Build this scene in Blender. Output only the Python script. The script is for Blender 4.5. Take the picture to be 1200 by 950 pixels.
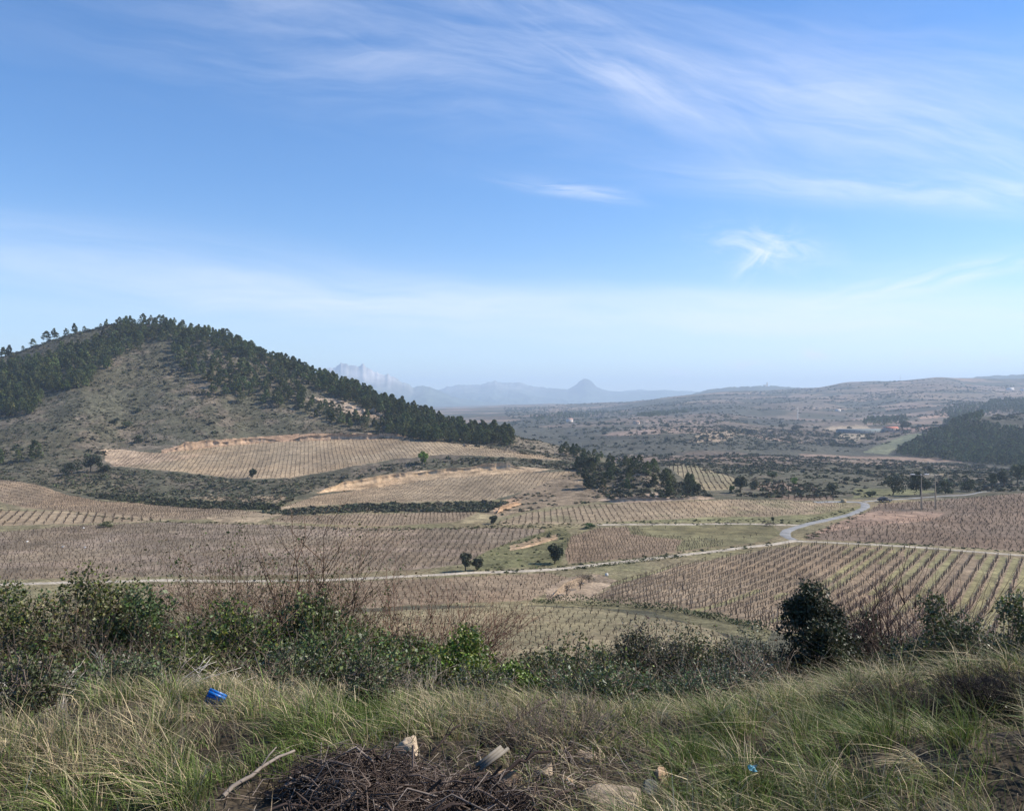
import bpy, math, random
import numpy as np

R = math.radians
rng = np.random.default_rng(7)
random.seed(7)
scene = bpy.context.scene
for o in list(bpy.data.objects):
    bpy.data.objects.remove(o)

# ------------------------------------------------------------------ camera, sky, sun, exposure
F = 890.0            # focal length in pixels of a 1200 x 950 picture
HV = 470.0           # picture row of the horizon
cam_d = bpy.data.cameras.new('camera')
cam = bpy.data.objects.new('camera', cam_d)
scene.collection.objects.link(cam)
cam.location = (0, 0, 0)
cam.rotation_euler = (R(90), 0, 0)
cam_d.sensor_width = 36
cam_d.lens = F / 1200 * 36
cam_d.shift_y = -(475 - HV) / 1200
cam_d.clip_start = 0.1
cam_d.clip_end = 60000
scene.camera = cam

SUN_AZ, SUN_EL = 78.0, 40.0          # clockwise from the view direction (+Y)
HAZE = 0.00016
world = bpy.data.worlds.new('World')
scene.world = world
world.use_nodes = True
wt = world.node_tree
wt.nodes.clear()


class NT:
    """small helper for building node trees"""
    def __init__(self, tree):
        self.t = tree

    def n(self, kind, **kw):
        nd = self.t.nodes.new(kind)
        for k, v in kw.items():
            setattr(nd, k, v)
        return nd

    def link(self, a, b):
        self.t.links.new(a, b)

    def put(self, sock, v):
        if isinstance(v, bpy.types.NodeSocket):
            self.t.links.new(v, sock)
        else:
            sock.default_value = v

    def math(self, op, a, b=0.0, c=0.0, clamp=False):
        nd = self.n('ShaderNodeMath', operation=op, use_clamp=clamp)
        self.put(nd.inputs[0], a)
        self.put(nd.inputs[1], b)
        self.put(nd.inputs[2], c)
        return nd.outputs[0]

    def comb(self, x, y, z):
        nd = self.n('ShaderNodeCombineXYZ')
        for i, v in enumerate((x, y, z)):
            self.put(nd.inputs[i], v)
        return nd.outputs[0]

    def noise(self, vec, scale, detail=4.0, rough=0.55, dist=0.0):
        nd = self.n('ShaderNodeTexNoise')
        if vec is not None:
            self.link(vec, nd.inputs['Vector'])
        nd.inputs['Scale'].default_value = scale
        nd.inputs['Detail'].default_value = detail
        nd.inputs['Roughness'].default_value = rough
        nd.inputs['Distortion'].default_value = dist
        return nd.outputs['Fac']

    def smooth(self, v, a, b, lo=0.0, hi=1.0):
        nd = self.n('ShaderNodeMapRange', interpolation_type='SMOOTHSTEP')
        self.put(nd.inputs['Value'], v)
        for k, x in (('From Min', a), ('From Max', b), ('To Min', lo), ('To Max', hi)):
            nd.inputs[k].default_value = x
        return nd.outputs['Result']

    def mix(self, fac, a, b, blend='MIX'):
        nd = self.n('ShaderNodeMix', data_type='RGBA', blend_type=blend)
        self.put(nd.inputs['Factor'], fac)
        self.put(nd.inputs['A'], a)
        self.put(nd.inputs['B'], b)
        # colour sockets are the third pair
        return nd

    def mixc(self, fac, a, b, blend='MIX'):
        nd = self.n('ShaderNodeMix', data_type='RGBA', blend_type=blend)
        self.put(nd.inputs[0], fac)
        self.put(nd.inputs[6], a)
        self.put(nd.inputs[7], b)
        return nd.outputs[2]


def build_world():
    w = NT(wt)
    sky = w.n('ShaderNodeTexSky', sky_type='NISHITA', sun_disc=False)
    sky.sun_elevation = R(SUN_EL)
    sky.sun_rotation = R(SUN_AZ)
    sky.altitude = 600
    sky.air_density = 1.0
    sky.dust_density = 0.25
    sky.ozone_density = 2.2
    tc = w.n('ShaderNodeTexCoord')
    sp = w.n('ShaderNodeSeparateXYZ')
    w.link(tc.outputs['Generated'], sp.inputs[0])
    X, Y, Z = sp.outputs
    Yp = w.math('MAXIMUM', Y, 0.05)
    a = w.math('DIVIDE', X, Yp)              # tangent-plane coordinates on the sky dome, looking north
    e = w.math('DIVIDE', Z, Yp)
    front = w.smooth(Y, 0.05, 0.3)

    def rot(ac, ec, deg):
        c, s = math.cos(R(deg)), math.sin(R(deg))
        da = w.math('SUBTRACT', a, ac)
        de = w.math('SUBTRACT', e, ec)
        p = w.math('ADD', w.math('MULTIPLY', da, c), w.math('MULTIPLY', de, s))
        q = w.math('SUBTRACT', w.math('MULTIPLY', de, c), w.math('MULTIPLY', da, s))
        return p, q

    def gauss(p, q, sp_, sq_):
        x = w.math('DIVIDE', p, sp_)
        y = w.math('DIVIDE', q, sq_)
        r2 = w.math('ADD', w.math('MULTIPLY', x, x), w.math('MULTIPLY', y, y))
        return w.math('POWER', 2.71828, w.math('MULTIPLY', r2, -1.0))

    def streak(ac, ec, deg, sp_, sq_, kx, ky, lo, hi, gain, bend=0.0, seed=0.0, dist=0.6, detail=7.0):
        p, q = rot(ac, ec, deg)
        if bend:
            q = w.math('SUBTRACT', q, w.math('MULTIPLY', w.math('MULTIPLY', p, p), bend))
        g = gauss(p, q, sp_, sq_)
        wob = w.noise(w.comb(w.math('MULTIPLY', p, 3.0), w.math('MULTIPLY', q, 6.0), seed + 3.3), 1.0, 3.0, 0.6)
        q2 = w.math('ADD', q, w.math('MULTIPLY', w.math('SUBTRACT', wob, 0.5), 0.08))
        nz = w.noise(w.comb(w.math('MULTIPLY', p, kx), w.math('MULTIPLY', q2, ky), seed), 1.0, detail, 0.62, dist)
        m = w.smooth(nz, lo, hi)
        return w.math('MULTIPLY', w.math('MULTIPLY', g, m), gain)

    parts = [
        # broad fibrous cirrus sweeping from upper left down to the right
        streak(0.30, 0.415, -12, 0.66, 0.085, 2.4, 22, 0.28, 0.94, 0.36, bend=0.0, seed=1.0),
        streak(0.52, 0.37, -19, 0.36, 0.055, 2.8, 26, 0.28, 0.92, 0.30, bend=0.0, seed=8.0),
        streak(0.12, 0.46, -32, 0.22, 0.045, 3.0, 17, 0.32, 0.75, 0.45, seed=12.0),
        streak(-0.18, 0.45, -9, 0.40, 0.075, 2.2, 16, 0.30, 0.90, 0.38, seed=4.0),
        streak(0.60, 0.40, -5, 0.30, 0.10, 2.0, 12, 0.20, 0.9, 0.34, seed=6.0),
        streak(0.55, 0.275, -4, 0.35, 0.022, 3.0, 30, 0.28, 0.75, 0.50, seed=15.0),
        # thin veil low above the horizon
        streak(0.05, 0.112, -1.5, 0.70, 0.040, 1.2, 18, 0.18, 0.84, 0.66, seed=21.0, dist=0.3),
        streak(-0.45, 0.165, -7, 0.50, 0.05, 1.5, 16, 0.2, 0.85, 0.55, seed=27.0, dist=0.3),
        streak(0.55, 0.125, 2, 0.50, 0.06, 1.4, 14, 0.18, 0.84, 0.55, seed=24.0, dist=0.3),
        # small wisps
        streak(0.335, 0.203, -8, 0.072, 0.026, 16, 40, 0.34, 0.80, 0.62, bend=0.0, seed=31.0, dist=1.2),
        streak(0.325, 0.180, 35, 0.035, 0.018, 16, 40, 0.32, 0.65, 0.55, seed=33.0, dist=1.2),
        streak(0.085, 0.277, -8, 0.085, 0.009, 9, 80, 0.34, 0.75, 0.45, seed=36.0),
        streak(0.57, 0.165, 12, 0.16, 0.014, 5, 50, 0.35, 0.70, 0.50, seed=39.0),
        # tiny cumulus near the horizon
        streak(0.402, 0.061, 0, 0.020, 0.007, 40, 90, 0.30, 0.60, 0.90, seed=41.0),
        streak(0.315, 0.046, 0, 0.034, 0.006, 40, 90, 0.30, 0.60, 0.80, seed=43.0),
        streak(0.22, 0.037, 0, 0.016, 0.006, 40, 90, 0.30, 0.60, 0.70, seed=45.0),
        streak(0.58, 0.055, 0, 0.08, 0.010, 25, 80, 0.40, 0.70, 0.80, seed=47.0),
    ]
    tot = parts[0]
    for p in parts[1:]:
        tot = w.math('ADD', tot, p)
    tot = w.math('MINIMUM', w.math('MULTIPLY', tot, front), 0.9)
    # general thin high veil elsewhere, so that the sky is not empty behind the camera either
    hs = w.n('ShaderNodeHueSaturation')
    hs.inputs['Saturation'].default_value = 1.36
    hs.inputs['Hue'].default_value = 0.506
    w.link(sky.outputs[0], hs.inputs['Color'])
    cloud = w.mixc(tot, hs.outputs[0], (6.7, 6.7, 7.1, 1.0))
    bg = w.n('ShaderNodeBackground')
    w.link(cloud, bg.inputs['Color'])
    bg.inputs['Strength'].default_value = 0.125
    out = w.n('ShaderNodeOutputWorld')
    w.link(bg.outputs[0], out.inputs['Surface'])


build_world()

sun_d = bpy.data.lights.new('sun', 'SUN')
sun_d.energy = 5.0
sun_d.angle = R(0.53)
sun_d.color = (1.0, 0.925, 0.81)
sun = bpy.data.objects.new('sun', sun_d)
scene.collection.objects.link(sun)
sun.rotation_euler = (R(90 - SUN_EL), 0, R(180 - SUN_AZ) + math.pi * 0)
# a sun lamp shines along its local -Z; aim it away from the sun's place in the sky
from mathutils import Vector
_sd = Vector((math.sin(R(SUN_AZ)) * math.cos(R(SUN_EL)), math.cos(R(SUN_AZ)) * math.cos(R(SUN_EL)), math.sin(R(SUN_EL))))
sun.rotation_euler = (-_sd).to_track_quat('-Z', 'Y').to_euler()
sun.location = _sd * 400

scene.view_settings.view_transform = 'Standard'
scene.view_settings.look = 'None'
scene.view_settings.exposure = 0.56
scene.view_settings.gamma = 1.0
scene.render.engine = 'CYCLES'
cy = scene.cycles
cy.max_bounces = 5
cy.diffuse_bounces = 2
cy.glossy_bounces = 2
cy.transmission_bounces = 3
cy.transparent_max_bounces = 6
cy.volume_bounces = 1
cy.sample_clamp_indirect = 4.0
cy.use_denoising = True
try:
    cy.denoiser = 'OPENIMAGEDENOISE'
    cy.denoising_input_passes = 'RGB_ALBEDO_NORMAL'
    cy.denoising_prefilter = 'ACCURATE'
except Exception:
    pass

# ------------------------------------------------------------------ object helpers
COL = scene.collection


def tag(o, label=None, cat=None, group=None, kind=None):
    if label:
        o['label'] = label
    if cat:
        o['category'] = cat
    if group:
        o['group'] = group
    if kind:
        o['kind'] = kind
    return o


def empty(name, loc, rz=0.0, scale=1.0):
    o = bpy.data.objects.new(name, None)
    o.location = loc
    o.rotation_euler = (0, 0, rz)
    o.scale = (scale,) * 3
    o.empty_display_size = 0.3
    COL.objects.link(o)
    return o


class MB:
    """collects vertices, faces (tri or quad) and per-vertex colours with numpy, then links ONE mesh object"""
    def __init__(self):
        self.v, self.t, self.q, self.c, self.n = [], [], [], [], 0

    def add(self, v, tris=None, quads=None, col=(0.5, 0.5, 0.5)):
        v = np.asarray(v, dtype=np.float32).reshape(-1, 3)
        col = np.asarray(col, dtype=np.float32)
        if col.ndim == 1:
            col = np.broadcast_to(col[:3], (len(v), 3))
        self.v.append(v)
        self.c.append(col)
        if tris is not None and len(tris):
            self.t.append(np.asarray(tris, dtype=np.int32).reshape(-1, 3) + self.n)
        if quads is not None and len(quads):
            self.q.append(np.asarray(quads, dtype=np.int32).reshape(-1, 4) + self.n)
        self.n += len(v)
        return self

    def arrays(self):
        v = np.concatenate(self.v) if self.v else np.zeros((0, 3), np.float32)
        c = np.concatenate(self.c) if self.c else np.zeros((0, 3), np.float32)
        t = np.concatenate(self.t) if self.t else np.zeros((0, 3), np.int32)
        q = np.concatenate(self.q) if self.q else np.zeros((0, 4), np.int32)
        return v, t, q, c

    def mesh(self, name, mat, smooth=False):
        v, t, q, c = self.arrays()
        return np_mesh(name, v, t, q, c, mat, smooth)

    def build(self, name, mat, parent=None, smooth=False):
        return link(name, self.mesh(name, mat, smooth), parent)


def np_mesh(name, v, t, q, c, mat, smooth=False):
    me = bpy.data.meshes.new(name)
    nl = len(t) * 3 + len(q) * 4
    me.vertices.add(len(v))
    me.vertices.foreach_set('co', np.ascontiguousarray(v, dtype=np.float32).ravel())
    me.loops.add(nl)
    me.loops.foreach_set('vertex_index', np.concatenate([t.ravel(), q.ravel()]).astype(np.int32))
    me.polygons.add(len(t) + len(q))
    starts = np.concatenate([np.arange(len(t)) * 3, len(t) * 3 + np.arange(len(q)) * 4]).astype(np.int32)
    me.polygons.foreach_set('loop_start', starts)
    if smooth:
        me.polygons.foreach_set('use_smooth', np.ones(len(t) + len(q), dtype=bool))
    if c is not None:
        at = me.attributes.new('Col', 'FLOAT_COLOR', 'POINT')
        cc = np.ones((len(v), 4), np.float32)
        cc[:, :3] = c
        at.data.foreach_set('color', cc.ravel())
    me.update(calc_edges=True)
    me.materials.append(mat)
    return me


def link(name, me, parent=None):
    o = bpy.data.objects.new(name, me)
    COL.objects.link(o)
    if parent is not None:
        o.parent = parent
    return o


def copy_tree(o, parent=None):
    c = o.copy()
    COL.objects.link(c)
    c.parent = parent
    for ch in list(o.children):
        copy_tree(ch, c)
    return c


# ------------------------------------------------------------------ materials
def make_mat(name, rough=0.9, spec=0.15, col=None, scale=None, amp=0.25, bump=0.0, bscale=None, transl=0.0,
             rand=0.0, rand_hue=0.0, scale2=None, amp2=0.0, metal=0.0):
    """vertex colour (or a fixed colour) broken up by noise; optional bump, translucency and per-object variation"""
    m = bpy.data.materials.new(name)
    m.use_nodes = True
    m.node_tree.nodes.clear()
    t = NT(m.node_tree)
    out = t.n('ShaderNodeOutputMaterial')
    bs = t.n('ShaderNodeBsdfPrincipled')
    if col is None:
        at = t.n('ShaderNodeAttribute', attribute_name='Col')
        c = at.outputs['Color']
    else:
        rgb = t.n('ShaderNodeRGB')
        rgb.outputs[0].default_value = (*col, 1)
        c = rgb.outputs[0]
    tc = t.n('ShaderNodeTexCoord')
    vec = tc.outputs['Object']
    for sc, am, seed in ((scale, amp, 0), (scale2, amp2, 1)):
        if sc:
            f = t.noise(vec, sc, 5.0, 0.65)
            k = t.smooth(f, 0.25, 0.75, 1 - am, 1 + am)
            mm = t.n('ShaderNodeVectorMath', operation='SCALE')
            t.link(c, mm.inputs[0])
            t.link(k, mm.inputs['Scale'])
            c = mm.outputs[0]
    if rand or rand_hue:
        oi = t.n('ShaderNodeObjectInfo')
        hs = t.n('ShaderNodeHueSaturation')
        t.link(c, hs.inputs['Color'])
        rv = oi.outputs['Random']
        t.link(t.smooth(rv, 0, 1, 1 - rand, 1 + rand), hs.inputs['Value'])
        r2 = t.math('FRACT', t.math('MULTIPLY', rv, 7.31))
        t.link(t.smooth(r2, 0, 1, 0.5 - rand_hue, 0.5 + rand_hue), hs.inputs['Hue'])
        c = hs.outputs[0]
    t.link(c, bs.inputs['Base Color'])
    bs.inputs['Roughness'].default_value = rough
    bs.inputs['Specular IOR Level'].default_value = spec
    bs.inputs['Metallic'].default_value = metal
    if bump:
        bn = t.n('ShaderNodeBump')
        bn.inputs['Strength'].default_value = 1.0
        bn.inputs['Distance'].default_value = bump
        t.link(t.noise(vec, bscale or scale, 6.0, 0.7), bn.inputs['Height'])
        t.link(bn.outputs[0], bs.inputs['Normal'])
    sh = bs.outputs[0]
    if transl:
        tr = t.n('ShaderNodeBsdfTranslucent')
        t.link(c, tr.inputs['Color'])
        mx = t.n('ShaderNodeMixShader')
        mx.inputs[0].default_value = transl
        t.link(sh, mx.inputs[1])
        t.link(tr.outputs[0], mx.inputs[2])
        sh = mx.outputs[0]
    t.link(sh, out.inputs['Surface'])
    return m


def ground_mat(name, s1, s2, s3, bump, amp=(0.22, 0.25, 0.22)):
    """earth: vertex colour (land cover) x three sizes of noise, with speckle of stones and bump"""
    m = bpy.data.materials.new(name)
    m.use_nodes = True
    m.node_tree.nodes.clear()
    t = NT(m.node_tree)
    out = t.n('ShaderNodeOutputMaterial')
    bs = t.n('ShaderNodeBsdfPrincipled')
    at = t.n('ShaderNodeAttribute', attribute_name='Col')
    c = at.outputs['Color']
    geo = t.n('ShaderNodeNewGeometry')
    vec = geo.outputs['Position']
    for s, am in zip((s1, s2, s3), amp):
        f = t.noise(vec, s, 5.0, 0.65)
        k = t.smooth(f, 0.28, 0.72, 1 - am, 1 + am)
        mm = t.n('ShaderNodeVectorMath', operation='SCALE')
        t.link(c, mm.inputs[0])
        t.link(k, mm.inputs['Scale'])
        c = mm.outputs[0]
    warm = t.noise(vec, s1 * 0.6, 3.0, 0.6)
    c = t.mixc(t.smooth(warm, 0.4, 0.7, 0.0, 0.35), c, t.mixc(1.0, c, (1.12, 0.96, 0.82, 1), 'MULTIPLY'))
    t.link(c, bs.inputs['Base Color'])
    bs.inputs['Roughness'].default_value = 0.97
    bs.inputs['Specular IOR Level'].default_value = 0.08
    bn = t.n('ShaderNodeBump')
    bn.inputs['Distance'].default_value = bump
    bn.inputs['Strength'].default_value = 1.0
    t.link(t.noise(vec, s3, 5.0, 0.7), bn.inputs['Height'])
    t.link(bn.outputs[0], bs.inputs['Normal'])
    t.link(bs.outputs[0], out.inputs['Surface'])
    return m


M = {}
M['ground'] = ground_mat('earth_and_scrub', 0.03, 0.3, 1.6, 0.25, (0.2, 0.33, 0.42))
M['field'] = ground_mat('vineyard_soil', 0.035, 0.3, 2.0, 0.10, (0.20, 0.30, 0.36))
M['mountain'] = make_mat('mountain_rock', 1.0, 0.0, scale=0.0012, amp=0.3, scale2=0.006, amp2=0.3)
M['asphalt'] = make_mat('asphalt', 0.95, 0.1, col=(0.25, 0.245, 0.235), scale=0.3, amp=0.25, scale2=2.0, amp2=0.15)
M['gravel'] = make_mat('gravel', 0.95, 0.1, col=(0.39, 0.335, 0.26), scale=0.35, amp=0.32, scale2=2.0, amp2=0.28)
M['pine_leaf'] = make_mat('pine_needles', 0.75, 0.2, scale=0.8, amp=0.2, transl=0.2, rand=0.28, rand_hue=0.025)
M['pine_far'] = make_mat('distant_needles', 0.8, 0.15, scale=0.08, amp=0.25, transl=0.15)
M['bark'] = make_mat('bark', 0.95, 0.1, col=(0.10, 0.075, 0.055), scale=3.0, amp=0.3)
M['leaf'] = make_mat('leaves', 0.48, 0.38, scale=6.0, amp=0.2, transl=0.22)
M['leaf_mid'] = make_mat('tree_leaves', 0.7, 0.2, scale=0.6, amp=0.25, transl=0.15, rand=0.1)
M['twig'] = make_mat('twigs', 0.85, 0.15, scale=9.0, amp=0.25)
M['vine'] = make_mat('vine_wood', 0.95, 0.08, scale=3.0, amp=0.3)
M['scrub'] = make_mat('scrub_leaves', 0.9, 0.1, scale=0.15, amp=0.3, transl=0.08)
M['grass'] = make_mat('grass_blades', 0.6, 0.25, transl=0.28, scale=2.0, amp=0.15)
M['stone'] = make_mat('weathered_stone', 0.95, 0.1, col=(0.46, 0.36, 0.25), scale=5.0, amp=0.25, scale2=30.0, amp2=0.25, bump=0.012, bscale=22.0)
M['grey_stone'] = make_mat('grey_stone', 0.95, 0.1, col=(0.14, 0.145, 0.13), scale=9.0, amp=0.3, bump=0.006, bscale=40.0)
M['rock'] = make_mat('sandstone', 0.97, 0.08, col=(0.40, 0.30, 0.21), scale=0.5, amp=0.25, scale2=2.5, amp2=0.25, bump=0.15, bscale=1.6)
M['deadwood'] = make_mat('dead_wood', 0.9, 0.12, scale=14.0, amp=0.3)

# ------------------------------------------------------------------ terrain height
def pchip(x, Y, xi):
    """monotone cubic interpolation of the rows of Y (n, m) over x (n) at xi"""
    x = np.asarray(x, float)
    Y = np.asarray(Y, float)
    one = Y.ndim == 1
    if one:
        Y = Y[:, None]
    h = np.diff(x)[:, None]
    d = np.diff(Y, axis=0) / h
    s = np.zeros_like(Y)
    w1 = 2 * h[1:] + h[:-1]
    w2 = h[1:] + 2 * h[:-1]
    ok = d[:-1] * d[1:] > 0
    with np.errstate(divide='ignore', invalid='ignore'):
        hm = (w1 + w2) / (w1 / d[:-1] + w2 / d[1:])
    s[1:-1] = np.where(ok, hm, 0)
    s[0] = d[0]
    s[-1] = d[-1]
    xi = np.clip(xi, x[0], x[-1])
    i = np.clip(np.searchsorted(x, xi) - 1, 0, len(x) - 2)
    t = ((xi - x[i]) / (x[i + 1] - x[i]))[:, None]
    hh = h[i]
    r = ((2 * t**3 - 3 * t**2 + 1) * Y[i] + (t**3 - 2 * t**2 + t) * hh * s[i]
         + (-2 * t**3 + 3 * t**2) * Y[i + 1] + (t**3 - t**2) * hh * s[i + 1])
    return r[:, 0] if one else r


# valley side below the viewpoint, the same for every bearing: (distance, height)
NEAR = [(0.2, -1.62), (2.6, -1.62), (3.6, -1.70), (4.6, -1.93), (6, -2.46), (8, -3.36), (10, -4.3), (14, -6.0), (20, -9.2),
        (30, -13.6), (45, -18.3), (63, -21.0), (80, -24.3), (100, -27.9), (125, -31.2), (150, -32.9), (175, -33.3), (200, -33.5)]
# then, per bearing (picture column u of the photograph): (distance, picture row)
FARC = {
    -300: [(250, 588), (320, 552), (400, 500), (500, 455), (560, 440), (700, 470), (1500, 500), (4000, 490), (16000, 474)],
    0: [(225, 602), (250, 590), (290, 563), (320, 551), (360, 522), (400, 492), (450, 460), (500, 434), (545, 419), (600, 436), (800, 480), (1500, 500), (4000, 490), (16000, 474)],
    50: [(225, 602), (250, 590), (282, 570), (310, 557), (350, 528), (400, 486), (450, 449), (500, 421), (548, 403), (610, 420), (800, 470), (1500, 500), (4000, 490), (16000, 474)],
    100: [(225, 602), (250, 591), (278, 579), (300, 562), (335, 543), (375, 507), (420, 465), (470, 430), (520, 402), (560, 387), (630, 400), (800, 450), (1500, 500), (4000, 490), (16000, 474)],
    150: [(225, 603), (250, 593), (282, 580), (305, 560), (325, 549), (360, 531), (385, 510), (430, 466), (480, 428), (530, 397), (562, 379), (640, 400), (800, 450), (1500, 500), (4000, 490), (16000, 474)],
    200: [(225, 604), (255, 594), (285, 580), (305, 562), (325, 551), (362, 530), (380, 518), (430, 468), (480, 430), (530, 398), (563, 380), (640, 405), (800, 455), (1500, 500), (4000, 490), (16000, 474)],
    250: [(225, 604), (255, 594), (288, 578), (306, 564), (320, 558), (375, 524), (395, 506), (450, 453), (500, 416), (545, 395), (620, 420), (800, 470), (1500, 500), (4000, 490), (16000, 474)],
    300: [(225, 603), (255, 592), (285, 578), (302, 564), (315, 559), (390, 519), (405, 507), (450, 464), (490, 433), (528, 413), (600, 440), (800, 480), (1500, 500), (4000, 490), (16000, 474)],
    350: [(225, 603), (252, 592), (280, 580), (300, 566), (318, 556), (395, 516.5), (408, 506), (450, 470), (480, 449), (512, 432), (580, 460), (800, 495), (1500, 500), (4000, 488), (16000, 474)],
    400: [(225, 604), (250, 593), (268, 588), (290, 577), (304, 564), (326, 549), (398, 515.5), (412, 505), (445, 479), (470, 464), (496, 454), (560, 480), (800, 505), (1500, 500), (4000, 487), (16000, 474)],
    450: [(225, 604), (255, 592), (268, 587), (298, 571), (312, 557), (338, 541), (398, 514.5), (415, 506), (440, 489), (462, 479), (482, 474), (550, 500), (800, 515), (1500, 500), (4000, 484), (16000, 474)],
    500: [(225, 604), (255, 592), (268, 586), (304, 563), (316, 553), (340, 536), (395, 516), (412, 510), (435, 501), (455, 494), (468, 491), (530, 512), (800, 520), (1500, 500), (3500, 481), (16000, 474)],
    550: [(225, 605), (255, 592), (268, 585.5), (308, 557), (320, 548), (345, 533), (390, 521), (412, 515), (430, 509), (442, 506.5), (500, 525), (800, 524), (1500, 498), (3500, 479), (16000, 474)],
    600: [(225, 606), (255, 590), (270, 580), (310, 555), (322, 546), (345, 533.5), (372, 528), (400, 519), (415, 513), (425, 511), (480, 532), (800, 526), (1300, 502), (1800, 492), (3500, 477), (6000, 474.5), (16000, 474)],
    650: [(225, 603), (243, 594), (268, 580), (300, 557), (320, 547), (345, 539), (375, 532), (395, 524), (406, 521), (460, 542), (560, 543), (800, 528), (1200, 504), (1800, 491), (3500, 476), (6000, 474), (16000, 474)],
    700: [(225, 603), (243, 593), (258, 585), (285, 566), (305, 555), (330, 545), (360, 538.5), (385, 533), (430, 547), (560, 542), (720, 532), (850, 520), (1000, 507), (1300, 498), (1800, 490), (2500, 482), (3500, 473), (4300, 475), (16000, 474)],
    750: [(225, 603), (246, 589), (262, 577), (280, 561), (297, 547), (308, 543), (335, 556), (380, 556), (430, 549), (560, 540), (700, 531), (850, 517), (1000, 504), (1200, 499), (1700, 488), (2400, 478), (3200, 470), (4000, 473), (16000, 474)],
    800: [(225, 603), (246, 588), (257, 583), (275, 577), (292, 572), (310, 572), (345, 561), (385, 552), (430, 546), (540, 540), (660, 532), (800, 519), (920, 508), (1050, 499), (1250, 496), (1700, 486), (2300, 475), (3000, 465), (3400, 464), (4200, 470), (16000, 474)],
    850: [(225, 603), (246, 587), (275, 579), (310, 570), (350, 561), (400, 553), (480, 545), (560, 538), (680, 532), (800, 520), (900, 509), (1050, 500), (1250, 495), (1700, 484), (2300, 472), (3000, 461), (3300, 459.5), (4200, 468), (16000, 474)],
    900: [(225, 603), (250, 586), (300, 574), (350, 563), (420, 553), (520, 543), (620, 535), (740, 531), (850, 520), (1000, 508), (1150, 502), (1500, 492), (2000, 479), (2700, 464), (3200, 458.5), (4000, 466), (16000, 474)],
    950: [(225, 603), (250, 586), (300, 575), (350, 563), (420, 554), (520, 545), (640, 537), (760, 531), (880, 521), (1000, 510), (1200, 501), (1500, 492), (2000, 478), (2600, 464), (3100, 455.5), (4000, 464), (16000, 474)],
    1000: [(225, 602), (252, 586), (300, 576), (350, 564), (420, 554), (520, 546), (660, 537), (780, 531), (900, 520), (1040, 508), (1200, 500), (1600, 489), (2000, 477), (2400, 466), (3000, 449), (3200, 447.5), (4000, 458), (16000, 474)],
    1050: [(225, 601), (255, 585), (300, 576), (350, 564), (420, 555), (520, 547), (680, 537), (760, 532), (860, 520), (980, 510), (1200, 499), (1600, 488), (2100, 469), (2600, 456), (3100, 446), (4000, 456), (16000, 474)],
    1100: [(225, 601), (262, 581), (300, 577), (350, 566), (420, 556), (520, 548), (660, 539), (720, 532), (790, 514), (840, 504), (900, 506), (1100, 501), (1500, 487), (2000, 469), (2600, 452), (3150, 442), (4000, 452), (16000, 474)],
    1150: [(225, 600), (270, 578), (300, 577), (350, 568), (420, 558), (520, 550), (640, 543), (720, 528), (800, 506), (870, 491), (960, 495), (1200, 495), (1400, 484), (1600, 478), (2200, 464), (3000, 448), (3250, 443.5), (4000, 452), (16000, 474)],
    1200: [(225, 600), (272, 576), (300, 576), (350, 570), (420, 561), (520, 553), (620, 547), (700, 533), (790, 510), (870, 492), (920, 489), (1000, 494), (1200, 491), (1400, 480), (1600, 475), (2000, 470), (3000, 449), (3300, 444), (4000, 452), (16000, 474)],
    1500: [(225, 600), (275, 576), (350, 572), (520, 556), (620, 548), (700, 530), (800, 500), (920, 480), (1200, 488), (2000, 470), (3000, 447), (3400, 442), (4000, 452), (16000, 474)],
}
LR = np.linspace(math.log(0.2), math.log(16500), 1400)     # log radius samples
_us = sorted(FARC)
_th, _rows = [], []
for u in _us:
    th = math.atan((u - 600) / F)
    pts = list(NEAR) + [(d / math.cos(th), (HV - v) / F * d) for d, v in FARC[u]]
    pts = [(r, z) for r, z in pts if not (200 < r < 225)] if False else pts
    rr = np.array([p[0] for p in pts])
    zz = np.array([p[1] for p in pts])
    keep = np.concatenate([[True], np.diff(rr) > 1e-6])
    rr, zz = rr[keep], zz[keep]
    _th.append(th)
    _rows.append(pchip(np.log(rr), zz, LR))
# bearings outside the picture and behind the viewpoint: a gentle hillside
for deg, base in ((75, -10.0), (110, 4.0), (180, 10.0), (250, 6.0), (290, -8.0)):
    rr = np.array([0.2, 4, 10, 40, 120, 400, 1500, 16500])
    zz = np.array([-1.62, -1.5, -1.5, base * 0.5, base, base - 10, -40, -60])
    _th.append(R(deg) if deg <= 180 else R(deg - 360))
    _rows.append(pchip(np.log(rr), zz, LR))
_o = np.argsort(_th)
_th = np.array(_th)[_o]
_rows = np.array(_rows)[_o]
_th = np.concatenate([[_th[-1] - 2 * math.pi], _th, [_th[0] + 2 * math.pi]])
_rows = np.concatenate([_rows[-1:], _rows, _rows[:1]])
TH = np.concatenate([np.linspace(-math.pi, R(-56), 60)[:-1], np.linspace(R(-56), R(56), 900), np.linspace(R(56), math.pi, 60)[1:]])
ZT = pchip(_th, _rows, TH)                                  # (theta, logr)


def _hash(ix, iy, seed):
    h = (ix.astype(np.int64) * 374761393 + iy.astype(np.int64) * 668265263 + seed * 1442695041) & 0xFFFFFFFF
    h = ((h ^ (h >> 13)) * 1274126177) & 0xFFFFFFFF
    h = (h ^ (h >> 16)) & 0xFFFFFF
    return h / float(0xFFFFFF)


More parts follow.
